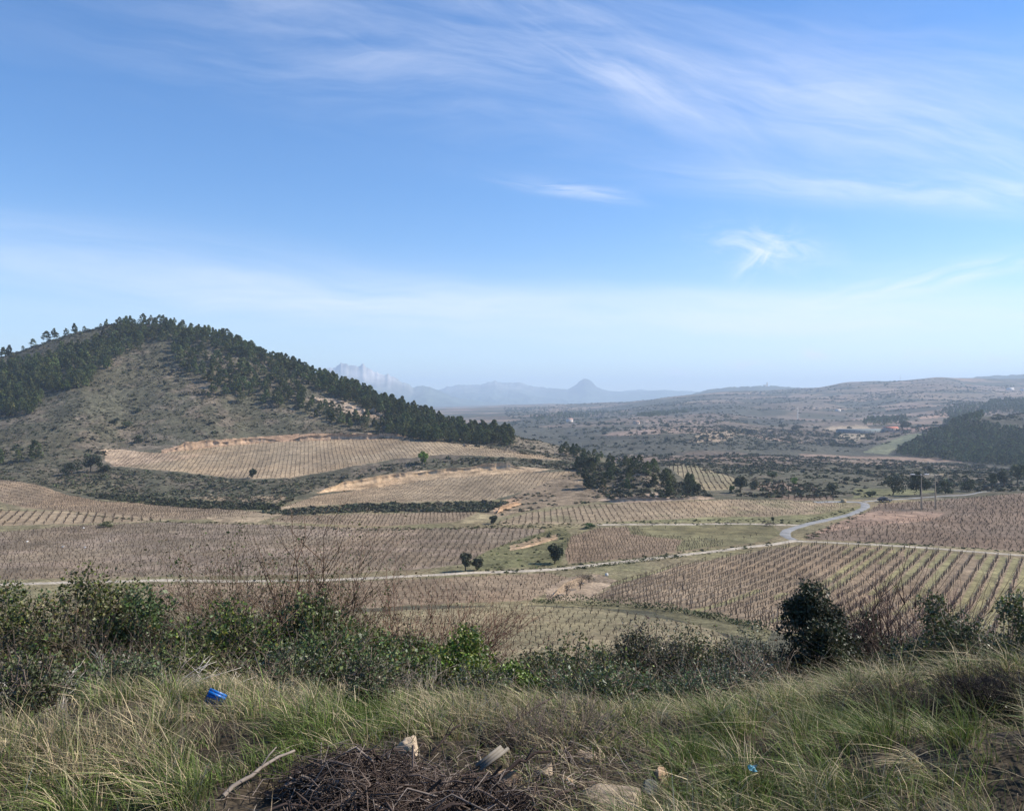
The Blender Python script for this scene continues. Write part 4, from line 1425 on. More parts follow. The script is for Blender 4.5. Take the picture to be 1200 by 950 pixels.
HOLM = (0.042, 0.052, 0.026)
OLIVE = (0.062, 0.068, 0.040)
PALE = (0.125, 0.125, 0.070)
FRESH = (0.125, 0.195, 0.035)
MIDG = (0.075, 0.088, 0.040)
DRY = (0.125, 0.098, 0.074)
SINGLE = [  # u, v of the foot, height and width in picture rows, colour, kind, name, label
    (545, 669, 22, 20, OLIVE, 'tree', 'olive_tree', 'taller of the two rounded olive trees beside the pale track'),
    (559, 668, 14, 14, OLIVE, 'tree', 'olive_tree', 'smaller of the two rounded olive trees beside the pale track'),
    (650, 660, 24, 25, HOLM, 'tree', 'olive_tree', 'dark spreading olive tree alone below the grassy bank with orange earth'),
    (295, 560, 11, 12, HOLM, 'tree', 'round_tree', 'small round dark tree at the lower edge of the upper hillside vineyard'),
    (495, 544, 16, 15, FRESH, 'shrub', 'green_shrub', 'fresh bright green shrub on the bank below the upper hillside vineyard'),
    (84, 556, 19, 30, HOLM, 'shrub', 'shrub', 'dark wide shrub at the left end of the upper hillside vineyard'),
    (106, 553, 22, 24, OLIVE, 'tree', 'shrub', 'pale olive-green shrub between two dark ones at the left end of the hillside vineyard'),
    (122, 553, 14, 20, HOLM, 'shrub', 'shrub', 'low dark shrub touching the left corner of the upper hillside vineyard'),
    (1046, 580, 24, 38, HOLM, 'shrub', 'holm_oak', 'wide dark holm oak behind the parked car'),
    (1079, 580, 27, 32, HOLM, 'tree', 'holm_oak', 'tallest dark holm oak behind the power line poles'),
    (1108, 578, 19, 26, MIDG, 'shrub', 'holm_oak', 'mid green oak just right of the power line poles'),
    (1136, 576, 15, 24, MIDG, 'shrub', 'shrub', 'paler green shrub at the edge of the upper red vineyard'),
    (1020, 582, 9, 12, MIDG, 'shrub', 'shrub', 'small green shrub where the road reaches the far bushes'),
    (1162, 572, 20, 14, MIDG, 'tree', 'poplar_tree', 'narrow green tree by the pale path at the far right'),
    (1176, 571, 22, 15, HOLM, 'tree', 'poplar_tree', 'dark tree in the middle of the row at the far right edge'),
    (1192, 569, 28, 20, MIDG, 'tree', 'poplar_tree', 'tallest tree of the row at the far right edge'),
    (868, 577, 22, 20, PALE, 'tree', 'willow', 'pale grey-green willow at the end of the vine rows behind the knoll'),
    (884, 574, 12, 12, PALE, 'shrub', 'shrub', 'small pale shrub beside the grey-green willow'),
    (905, 561, 10, 14, (0.115, 0.135, 0.06), 'shrub', 'shrub', 'soft green shrub in the scrub above the small red vineyards'),
    (930, 567, 10, 12, FRESH, 'shrub', 'green_shrub', 'bright green shrub at the top of the small red vineyards'),
    (857, 577, 9, 8, FRESH, 'shrub', 'green_shrub', 'small bright green shrub left of the grey-green willow'),
    (976, 581, 16, 15, PALE, 'tree', 'almond_tree', 'pale yellowish almond tree beside the thin path above the road bend'),
    (816, 578, 12, 13, HOLM, 'tree', 'holm_oak', 'dark round holm oak at the right foot of the pine knoll'),
    (690, 572, 24, 22, HOLM, 'shrub', 'holm_oak', 'dark spreading holm oak at the left foot of the pine knoll'),
    (692, 552, 17, 14, HOLM, 'tree', 'holm_oak', 'dark round holm oak above the end of the hillside terraces'),
    (680, 551, 15, 14, HOLM, 'tree', 'holm_oak', 'shorter holm oak left of another above the end of the terraces'),
    (992, 565, 7, 8, HOLM, 'tree', 'holm_oak', 'small dark oak left of its neighbour in the scrub above the road'),
    (1003, 567, 7, 10, HOLM, 'tree', 'holm_oak', 'small dark oak right of its neighbour in the scrub above the road'),
    (1031, 552, 7, 10, HOLM, 'tree', 'holm_oak', 'small dark oak alone on the grey scrub slope left of the poles'),
    (1090, 554, 7, 9, HOLM, 'tree', 'holm_oak', 'small dark oak on the grey scrub slope behind the pole tops'),
    (576, 614, 11, 14, OLIVE, 'shrub', 'shrub', 'grey-green shrub at the end of the narrow vineyard strip below the terraces'),
    (692, 619, 7, 20, (0.07, 0.115, 0.035), 'shrub', 'shrub', 'low bright green shrub at the left end of the farm track'),
    (126, 617, 7, 24, (0.10, 0.11, 0.05), 'shrub', 'shrub', 'low grassy mound of shrub in the left corner of the grey vineyard'),
    (648, 704, 13, 26, DRY, 'bare', 'dry_shrub', 'dry brown shrub at the lower end of the small gully'),
    (664, 697, 17, 22, DRY, 'bare', 'dry_shrub', 'dry brown shrub in the middle of the small gully'),
    (680, 690, 19, 20, DRY, 'bare', 'dry_shrub', 'dry grey-brown shrub near the top of the small gully'),
    (690, 682, 16, 18, (0.10, 0.095, 0.06), 'bare', 'dry_shrub', 'greenish dry shrub at the top of the small gully'),
    (898, 616, 9, 28, (0.075, 0.062, 0.052), 'bare', 'brushwood_heap', 'dark heap of brushwood where the farm track meets the road'),
    (906, 613, 8, 4, MIDG, 'tree', 'young_cypress', 'tiny upright cypress standing on the brushwood heap'),
    (1058, 504, 11, 9, HOLM, 'tree', 'farm_tree', 'dark broad tree beside the red farm roof'),
    (1063, 504, 13, 9, HOLM, 'tree', 'farm_tree', 'taller dark tree at the right end of the farm'),
    (852, 491, 6, 10, HOLM, 'tree', 'round_tree', 'dark round tree on the far slope above the pale sloping field'),
    (917, 504, 8, 14, HOLM, 'tree', 'round_tree', 'dark round tree left of its neighbour on the far slope by the mast'),
    (931, 506, 10, 15, HOLM, 'tree', 'round_tree', 'largest dark round tree on the far slope below the mast'),
    (160, 483, 6, 13, HOLM, 'shrub', 'shrub', 'dark flat shrub on the open hillside below the summit'),
    (134, 497, 7, 11, HOLM, 'shrub', 'shrub', 'dark shrub at the middle of the open hillside'),
    (149, 502, 9, 14, MIDG, 'shrub', 'shrub', 'olive green shrub on the open lower hillside'),
    (162, 519, 10, 11, HOLM, 'shrub', 'shrub', 'dark shrub just above the left end of the sandy cut'),
    (193, 452, 7, 5, MIDG, 'shrub', 'shrub', 'little upright shrub alone on the bare middle of the hill'),
]
for i, (u, v, hp, wp, col, kind, name, lab) in enumerate(SINGLE):
    x, y, z = at(u, v, 60, 3000)
    d = y
    h, w = hp / F * d, wp / F * d
    cb, tb = tree_proto(700 + i, h, w, col, kind)
    root = empty(name, (x, y, z - 0.05), rng.uniform(0, 6.28))
    tb.build('trunk', M['bark'], root, True)
    cb.build('crown', M['leaf_mid'], root)
    cat = 'shrub' if kind == 'shrub' else ('tree' if kind == 'tree' else 'dry shrub')
    if name == 'brushwood_heap':
        cat = 'brushwood'
    tag(root, lab, cat)


def hedge(pts, width, height_m, col, lab, dr, dens=16.0):
    P = np.array([at(u, v, *dr)[:2] for u, v in pts])
    s = np.concatenate([[0], np.cumsum(np.hypot(*np.diff(P, axis=0).T))])
    n = int(s[-1] * dens * width)
    t = rng.uniform(0, s[-1], n)
    X = pchip(s, P, t)
    nz = 0.45 + 0.9 * vnoise(t / 2.2, t * 0, 77)
    off = rng.normal(0, width * 0.33, (n, 2))
    xy = X + off
    p = np.stack([xy[:, 0], xy[:, 1], height(xy[:, 0], xy[:, 1]) + rng.random(n) ** 0.8 * height_m * nz], 1)
    mb = MB()
    leaves(mb, p, 0.22, jitter_col(col, n, 0.3), 'tri')
    o = mb.build('hedge', M['leaf_mid'])
    return tag(o, lab, 'hedge')


hedge([(626, 706), (660, 707), (700, 709), (760, 713), (800, 718), (850, 728), (880, 735), (902, 740)], 1.5, 1.1, (0.07, 0.082, 0.032), 'dark green hedge curving along the lower edge of the large striped vineyard', (60, 170), 30)
hedge([(800, 652), (760, 657), (700, 664), (672, 667)], 1.3, 0.6, (0.085, 0.10, 0.038), 'low green hedge along the near side of the pale track', (100, 220), 14)


# ------------------------------------------------------------------ rocks of the hill and the sandy cut faces
def boulder(seed, sx, sy, sz):
    import bmesh
    bm = bmesh.new()
    bmesh.ops.create_icosphere(bm, subdivisions=4, radius=1.0)
    r = np.random.default_rng(seed)
    V = np.array([v.co[:] for v in bm.verts])
    # chip the ball with a few planes, then roughen it
    for i in range(16):
        nrm = r.normal(size=3)
        nrm /= np.linalg.norm(nrm)
        d = V @ nrm
        cut = r.uniform(0.32, 0.72)
        V = V - np.maximum(d - cut, 0)[:, None] * nrm * 0.97
    V /= np.abs(V).max(0)
    V *= (1 + 0.22 * (fbm(V[:, 0] * 3 + V[:, 2] * 2, V[:, 1] * 3 - V[:, 2], seed, 3) - 0.5))[:, None]
    V *= np.array([sx, sy, sz])
    T = np.array([[l.index for l in f.verts] for f in bm.faces])
    bm.free()
    mb = MB()
    mb.add(V, tris=T, col=(0.4, 0.3, 0.2))
    return mb


ROCKS = [(372, 470, 9, 5, 'pale sandstone block at the upper left of the outcrop on the hill'), (385, 473, 12, 5, 'long pale sandstone ledge in the middle of the hill outcrop'),
         (399, 472, 10, 4, 'pale flat ledge topping the hill outcrop'), (411, 478, 10, 6, 'pale block in the right half of the hill outcrop'), (427, 484, 8, 6, 'round pale boulder near the right end of the hill outcrop'),
         (436, 483, 7, 7, 'upright pale boulder at the right end of the hill outcrop'), (446, 487, 9, 5, 'lowest pale block of the hill outcrop among pines'), (545, 523, 6, 4, 'small pale rock at the foot of the right flank pines')]
for i, (u, v, wp, hp, lab) in enumerate(ROCKS):
    x, y, z = at(u, v, 340, 520)
    k = y / F
    o = boulder(900 + i, wp * k * 0.55, wp * k * 0.4, hp * k * 0.6).build('rock', M['rock'], None)
    o.location = (x, y, z + hp * k * 0.15)
    o.rotation_euler = (0, 0, rng.uniform(-0.4, 0.4))
    tag(o, lab, 'rock')


def cut_face(name, line, h0, dr, seed, lab, col, lay=0.8):
    """a ragged eroded earth face along the uphill edge of a terrace"""
    P = np.array([at(u, v, *dr)[:2] for u, v in line])
    s = np.concatenate([[0], np.cumsum(np.hypot(*np.diff(P, axis=0).T))])
    t = np.arange(0, s[-1], 0.45)
    X = pchip(s, P, t)
    d = np.gradient(X, axis=0)
    d /= np.hypot(d[:, 0], d[:, 1])[:, None]
    back = X / np.hypot(X[:, 0], X[:, 1])[:, None]     # away from the viewer = uphill here
    ends = np.clip(np.minimum(t, s[-1] - t) / 8, 0, 1)
    hh = h0 * (0.35 + 1.0 * fbm(t / 9, t * 0, seed, 3)) * ends + 0.05
    gully = fbm(t / 2.4, t * 0 + 3, seed + 5, 3)
    rows = []
    K = 9
    for k in range(K + 2):
        f = min(k / K, 1.0)
        off = 0.15 + f * lay + 2.0 * gully * (0.4 + 0.6 * (1 - abs(2 * f - 1))) * min(1, h0 / 2) - 0.5
        off = off + 0.5 * (fbm(t / 1.5, t * 0 + f * 4, seed + 9, 3) - 0.5)
        if k == K + 1:
            off = off + 2.5
        x = X[:, 0] + back[:, 0] * off
        y = X[:, 1] + back[:, 1] * off
        g = height(X[:, 0], X[:, 1]) - 0.1
        if k == K + 1:
            z = height(x, y) - 0.3
        else:
            z = g + hh * f
        rows.append(np.stack([x, y, z], 1))
    V = np.stack(rows, 1)
    n, m = V.shape[:2]
    idx = np.arange(n * m).reshape(n, m)
    q = np.stack([idx[:-1, :-1], idx[:-1, 1:], idx[1:, 1:], idx[1:, :-1]], -1).reshape(-1, 4)[:, ::-1]
    v = V.reshape(-1, 3)
    cc = np.array(col) * (0.55 + 0.9 * fbm(v[:, 0] / 1.2, v[:, 2] * 0.8 + v[:, 1] / 3, seed + 2, 3))[:, None]
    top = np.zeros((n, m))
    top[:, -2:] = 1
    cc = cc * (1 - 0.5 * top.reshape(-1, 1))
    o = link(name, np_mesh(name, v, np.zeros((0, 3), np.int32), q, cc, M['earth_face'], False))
    return tag(o, lab, 'earth bank')


M['earth_face'] = make_mat('cut_earth', 0.97, 0.05, scale=0.5, amp=0.22, scale2=2.5, amp2=0.2, bump=0.15, bscale=1.5)
SAND = (0.40, 0.275, 0.18)
cut_face('earth_bank', [(196, 529), (215, 527.5), (240, 524), (270, 521.5), (300, 519), (330, 517.5)], 3.6, (330, 440), 11, 'tall fluted sandy cut above the left part of the upper hillside vineyard', SAND)
cut_face('earth_bank', [(336, 517), (360, 516), (400, 515), (440, 514), (476, 513.5)], 3.0, (340, 450), 12, 'lower sandy cut above the right part of the upper hillside vineyard', SAND)
cut_face('earth_bank', [(370, 579), (400, 572.5), (430, 568), (470, 561), (500, 557.5), (540, 553.5), (580, 551), (620, 551)], 2.6, (250, 360), 13, 'long pale sandy bank above the middle terrace vineyard', (0.46, 0.325, 0.20), 1.6)
cut_face('earth_bank', [(700, 588), (730, 588), (760, 587), (790, 586.5), (815, 585), (836, 583)], 1.3, (235, 310), 14, 'pinkish earth cut under the pines of the knoll', (0.34, 0.26, 0.185), 0.6)
cut_face('earth_bank', [(598, 645), (615, 642), (632, 637.5), (655, 630)], 0.9, (150, 235), 15, 'short strip of orange earth in the grassy bank between vineyards', (0.34, 0.24, 0.155), 0.8)
cut_face('earth_bank', [(582, 602), (590, 598), (602, 594), (612, 590)], 2.2, (225, 290), 16, 'bright orange earth scar at the end of the middle terrace', (0.40, 0.26, 0.16), 1.0)
cut_face('earth_bank', [(646, 700), (665, 690), (680, 683), (692, 676)], 1.5, (100, 165), 17, 'eroded earth side of the small gully between vineyards', (0.31, 0.235, 0.165), 0.7)


# ------------------------------------------------------------------ buildings, masts, poles and the car
def solid(mb, x0, x1, y0, y1, z0, z1, col):
    v = [(x0, y0, z0), (x1, y0, z0), (x1, y1, z0), (x0, y1, z0), (x0, y0, z1), (x1, y0, z1), (x1, y1, z1), (x0, y1, z1)]
    q = [(0, 3, 2, 1), (4, 5, 6, 7), (0, 1, 5, 4), (1, 2, 6, 5), (2, 3, 7, 6), (3, 0, 4, 7)]
    mb.add(v, quads=q, col=col)


M['paint'] = make_mat('painted_surface', 0.6, 0.3, scale=0.6, amp=0.1)
M['wall'] = make_mat('rendered_wall', 0.9, 0.1, scale=0.4, amp=0.12)
M['tiles'] = make_mat('roof_covering', 0.85, 0.1, scale=1.2, amp=0.2)
M['glass'] = make_mat('dark_glass', 0.12, 0.5, col=(0.02, 0.025, 0.03), scale=1.0, amp=0.05)
M['metal'] = make_mat('galvanised_metal', 0.5, 0.4, scale=2.0, amp=0.12, metal=0.3)
M['concrete'] = make_mat('pole_concrete', 0.9, 0.1, col=(0.30, 0.24, 0.175), scale=3.0, amp=0.18)


def house(name, u, v, L, D, H, rz, wall, roof, lab, cat, dr, nwin=3, rise=None):
    x, y, z = at(u, v, *dr)
    root = empty(name, (x, y, z), rz)
    rise = D * 0.22 if rise is None else rise
    w = MB()
    solid(w, -L / 2, L / 2, -D / 2, D / 2, -2.0, H, wall)
    for sx in (-1, 1):     # gable ends
        w.add([(sx * L / 2, -D / 2, H), (sx * L / 2, D / 2, H), (sx * L / 2, 0, H + rise)], tris=[(0, 1, 2)], col=wall)
    w.build('wall', M['wall'], root)
    r = MB()
    e = 0.35
    for s in (-1, 1):
        a = [(-L / 2 - e, s * (D / 2 + e), H - e * 0.3), (L / 2 + e, s * (D / 2 + e), H - e * 0.3), (L / 2 + e, 0, H + rise + 0.05), (-L / 2 - e, 0, H + rise + 0.05)]
        b = [(p[0], p[1], p[2] + 0.18) for p in a]
        r.add(a + b, quads=[(0, 1, 2, 3), (4, 7, 6, 5), (0, 4, 5, 1), (2, 6, 7, 3), (0, 3, 7, 4), (1, 5, 6, 2)], col=roof)
    r.build('roof', M['tiles'], root)
    for i in range(nwin):
        xx = -L / 2 + L * (i + 0.75) / (nwin + 0.5)
        wb = MB()
        solid(wb, xx - 0.5, xx + 0.5, -D / 2 - 0.04, -D / 2 + 0.1, H * 0.42, H * 0.8, (0.03, 0.035, 0.04))
        wb.build('window', M['glass'], root)
    db = MB()
    solid(db, -L / 2 + 0.6, -L / 2 + 1.7, -D / 2 - 0.05, -D / 2 + 0.1, -0.2, 2.1, (0.16, 0.10, 0.07))
    db.build('door', M['paint'], root)
    return tag(root, lab, cat)


WHITE = (0.68, 0.64, 0.60)
house('farmhouse', 667.5, 494.5, 11, 8, 5.5, 0.5, (0.72, 0.62, 0.55), (0.50, 0.30, 0.22), 'small pinkish white house alone on the far plain', 'house', (900, 3000))
house('farm_shed', 1008, 507, 64, 12, 3.6, 0.03, (0.20, 0.22, 0.22), (0.17, 0.20, 0.20), 'long low shed with a dark grey roof at the farm', 'shed', (800, 1400), 8, 1.6)
house('farm_building', 1044, 505, 18, 9, 4.2, 0.05, (0.45, 0.33, 0.27), (0.46, 0.17, 0.12), 'red roofed farm building at the right end of the long shed', 'farm building', (800, 1400), 3)
house('farmhouse', 982, 482, 10, 7, 4.5, 0.2, WHITE, (0.42, 0.32, 0.26), 'small white house on the far slope at the foot of the dark mast', 'house', (1200, 2600), 2)
house('farmhouse', 1184, 457, 22, 11, 6, 0.3, WHITE, (0.55, 0.5, 0.46), 'white building high on the far right ridge', 'house', (1800, 3300), 3)
house('farmhouse', 1199, 458, 14, 11, 6, 0.1, WHITE, (0.45, 0.36, 0.3), 'white building at the right edge of the far ridge', 'house', (1800, 3300), 3)
house('farmhouse', 746, 497, 9, 7, 4, 0.4, (0.5, 0.4, 0.32), (0.38, 0.25, 0.19), 'small brown hut beside a bend on the far plain', 'hut', (900, 2600), 2)


def church(u, v, dist):
    x = (u - 600) / F * dist
    z = (HV - v) / F * dist - 4
    root = empty('church', (x, dist, z))
    a = MB()
    solid(a, -14, 8, -6, 6, -15, 10, (0.40, 0.34, 0.27))
    a.build('nave', M['wall'], root)
    b = MB()
    solid(b, 8.01, 15, -3.5, 3.5, -15, 24, (0.40, 0.34, 0.27))
    b.build('tower', M['wall'], root)
    c = MB()
    c.add([(8, -3.5, 24.02), (15, -3.5, 24.02), (15, 3.5, 24.02), (8, 3.5, 24.02), (11.5, 0, 30)], tris=[(0, 1, 4), (1, 2, 4), (2, 3, 4), (3, 0, 4)], col=(0.3, 0.25, 0.2))
    c.build('spire', M['tiles'], root)
    tag(root, 'tiny church with a tower on the top of the far blue hill', 'church')


church(897, 452, 5195)


def lattice_mast(name, u, v, h, w, col, lab, cat, dr, arms=True):
    x, y, z = at(u, v, *dr)
    root = empty(name, (x, y, z), 0.3)
    mb = MB()
    for sx in (-1, 1):
        for sy in (-1, 1):
            tube(mb, [(sx * w, sy * w, -0.5), (sx * w * 0.25, sy * w * 0.25, h)], 0.16, 0.10, col, 4)
    n = 9
    for i in range(n):
        f0, f1 = i / n, (i + 1) / n
        w0, w1 = w * (1 - 0.75 * f0), w * (1 - 0.75 * f1)
        for s in (-1, 1):
            tube(mb, [(-w0, s * w0, f0 * h), (w1, s * w1, f1 * h)], 0.07, 0.07, col, 3)
            tube(mb, [(s * w0, w0, f0 * h), (s * w1, -w1, f1 * h)], 0.07, 0.07, col, 3)
    mb.build('lattice', M['metal'], root)
    if arms:
        ab = MB()
        for k in (0.80, 0.97):
            tube(ab, [(-h * 0.17, 0, h * k), (0, 0, h * k + 0.6), (h * 0.17, 0, h * k)], 0.14, 0.14, col, 4)
        ab.build('crossarm', M['metal'], root)
    return tag(root, lab, cat)


lattice_mast('pylon', 1055, 446.5, 22, 2.2, (0.30, 0.31, 0.32), 'electricity pylon standing on the skyline of the far right ridge', 'pylon', (2200, 3300))
lattice_mast('lattice_mast', 979.5, 482, 27, 1.0, (0.16, 0.16, 0.16), 'thin dark mast behind the small white house on the far slope', 'mast', (1200, 2600), False)
lattice_mast('lattice_mast', 935, 493, 26, 0.8, (0.62, 0.62, 0.60), 'thin pale mast rising from the middle of the far slope', 'mast', (1000, 2200), False)


def power_support():
    xa, ya, za = at(1079.5, 596.5, 180, 280)
    k = ya / F
    H = 40 * k
    root = empty('power_line_support', (xa + 8.3 * k, ya, za))
    half = 8.2 * k
    for sx in (-1, 1):
        pb = MB()
        tube(pb, [(sx * half, 0, -0.4), (sx * half + 0.05, 0.1, H)], 0.17, 0.12, (0.42, 0.33, 0.23), 8)
        pb.build('pole', M['concrete'], root, True)
        sb = MB()
        tube(sb, [(sx * half + 0.62, 0.5, -0.4), (sx * half + 0.12, 0.14, H * 0.66)], 0.13, 0.10, (0.42, 0.33, 0.23), 8)
        sb.build('brace_pole', M['concrete'], root, True)
    cb = MB()
    zc = H + 0.02
    solid(cb, -19.5 * k, 17 * k, -0.02, 0.12, zc - 0.10, zc + 0.08, (0.30, 0.28, 0.25))
    solid(cb, -half - 0.16, -half + 0.16, -0.06, 0.24, zc - 0.5, zc + 0.25, (0.3, 0.28, 0.25))
    solid(cb, half - 0.16, half + 0.16, -0.06, 0.24, zc - 0.5, zc + 0.25, (0.3, 0.28, 0.25))
    cb.build('crossarm', M['metal'], root)
    for xx, c in ((-18.2 * k, (0.85, 0.87, 0.88)), (-1.5 * k, (0.85, 0.87, 0.88)), (15.5 * k, (0.80, 0.62, 0.38))):
        ib = MB()
        for j in range(4):
            tube(ib, [(xx - 0.62 + j * 0.3, 0.05, zc + 0.2), (xx - 0.46 + j * 0.3, 0.05, zc + 0.2)], 0.17, 0.12, c, 8)
        tube(ib, [(xx - 0.75, 0.05, zc + 0.2), (xx + 0.75, 0.05, zc + 0.2)], 0.06, 0.06, c, 6)
        tube(ib, [(xx, 0.05, zc), (xx, 0.05, zc + 0.25)], 0.05, 0.05, c, 5)
        ib.build('insulator', M['paint'], root)
    tag(root, 'twin braced concrete poles with a crossarm and insulators in the red vineyard', 'power line support')
    return root


power_support()


def car():
    x, y, z = at(1035, 587.4, 235, 320)
    root = empty('car', (x, y - 1.0, h1(x, y - 1.0) + 0.12), 0.12)
    prof = [(-2.05, 0.32), (-2.12, 0.62), (-2.0, 0.92), (-1.55, 1.0), (-1.05, 1.42), (-0.4, 1.52), (0.45, 1.47), (1.05, 1.02), (1.75, 0.90), (2.08, 0.70), (2.1, 0.34)]
    mb = MB()
    n = len(prof)
    V = []
    for yy, ins in ((-0.86, 0.0), (0.86, 0.0)):
        for px, pz in prof:
            k = 1.0 - 0.16 * max(0, (pz - 0.95) / 0.55)
            V.append((px, yy * k, pz))
    q = [(i, i + 1, n + i + 1, n + i) for i in range(n - 1)] + [(n - 1, 0, n, 2 * n - 1)]
    t = []
    for i in range(1, n - 1):
        t.append((0, i + 1, i))
        t.append((n, n + i, n + i + 1))
    mb.add(V, tris=t, quads=q, col=(0.018, 0.024, 0.035))
    o = mb.build('body', M['paint'], root)
    for s in (-1, 1):
        g = MB()
        pts = [(-1.30, 1.02), (-0.95, 1.36), (-0.4, 1.44), (0.4, 1.40), (0.85, 1.05)]
        vv = [(px, s * (0.865 * (1 - 0.16 * max(0, (pz - 0.95) / 0.55)) + 0.012), pz) for px, pz in pts]
        g.add(vv, tris=[(0, 1, 4), (1, 2, 4), (2, 3, 4)], col=(0.02, 0.025, 0.03))
        g.build('window', M['glass'], root)
    for wx in (-1.3, 1.3):
        for s in (-1, 1):
            wb = MB()
            tube(wb, [(wx, s * 0.70, 0.32), (wx, s * 0.89, 0.32)], 0.33, 0.33, (0.015, 0.015, 0.015), 14)
            wo = wb.build('wheel', M['paint'], root)
            hb = MB()
            tube(hb, [(wx, s * 0.88, 0.32), (wx, s * 0.90, 0.32)], 0.2, 0.18, (0.35, 0.35, 0.36), 10)
            hb.build('rim', M['metal'], wo)
    tag(root, 'dark car parked beside the far road in front of the holm oaks', 'car')


car()
# small pale marker block and stones lying in the fields
x, y, z = at(711, 674.5, 100, 200)
mb = MB()
solid(mb, -0.28, 0.28, -0.2, 0.2, -0.1, 0.42, (0.72, 0.68, 0.62))
solid(mb, -0.2, 0.2, -0.14, 0.14, 0.421, 0.50, (0.66, 0.62, 0.56))
o = mb.build('marker_stone', M['wall'])
o.location = (x, y, z)
tag(o, 'small white marker stone at the top left corner of the striped vineyard', 'marker stone')
x, y, z = at(988.5, 588.5, 200, 300)
mb = MB()
solid(mb, -0.7, 0.7, -0.5, 0.5, -0.1, 0.9, (0.50, 0.40, 0.25))
solid(mb, -0.8, 0.8, -0.6, 0.6, 0.901, 1.0, (0.42, 0.33, 0.21))
o = mb.build('meter_box', M['wall'])
o.location = (x, y, z)
tag(o, 'small tan utility box at the corner of the road bend', 'utility box')
for i, (u, v, lab) in enumerate(((74, 641, 'white stone lying farther left in the grey vineyard'), (100, 642, 'white stone lying in the middle of the grey vineyard'), (128, 634, 'white stone highest up in the grey vineyard'),
                                 (32, 635, 'white stone near the left edge of the grey vineyard'), (98, 619, 'white stone near the mound of shrub in the vineyard'))):
    x, y, z = at(u, v, 130, 240)
    o = boulder(940 + i, 0.38, 0.3, 0.26).build('stone', M['wall'])
    o.location = (x, y, z + 0.12)
    me = o.data
    me.attributes['Col'].data.foreach_set('color', np.tile(np.array([0.62, 0.58, 0.53, 1], np.float32), len(me.vertices)))
    tag(o, lab, 'stone')


# ------------------------------------------------------------------ foreground: bushes on the brow of the slope
def near_pt(u, d):
    x = (u - 600) / F * d
    return x, d, h1(x, d)


BRAMBLE = [((0.070, 0.092, 0.031), 5), ((0.100, 0.120, 0.038), 4), ((0.135, 0.165, 0.040), 1.3), ((0.12, 0.085, 0.045), 1.2), ((0.14, 0.12, 0.06), 0.4)]
BRIGHT = [((0.095, 0.145, 0.026), 4), ((0.145, 0.20, 0.034), 4), ((0.15, 0.185, 0.035), 1.2), ((0.045, 0.065, 0.02), 2)]
GREYG = [((0.105, 0.118, 0.068), 4), ((0.085, 0.102, 0.048), 4), ((0.12, 0.12, 0.085), 2), ((0.10, 0.08, 0.055), 1)]
HOLMN = [((0.030, 0.038, 0.018), 5), ((0.042, 0.053, 0.024), 4), ((0.055, 0.066, 0.034), 1)]
RUSTY = [((0.10, 0.068, 0.038), 3), ((0.085, 0.085, 0.032), 3), ((0.13, 0.11, 0.05), 1)]


def pick_cols(pal, n, r):
    w = np.array([p[1] for p in pal])
    k = r.choice(len(pal), n, p=w / w.sum())
    base = np.array([p[0] for p in pal])[k]
    return np.clip(base * np.exp(r.normal(0, 0.25, (n, 1))) * (1 + r.normal(0, 0.06, (n, 3))), 0.004, 0.9)


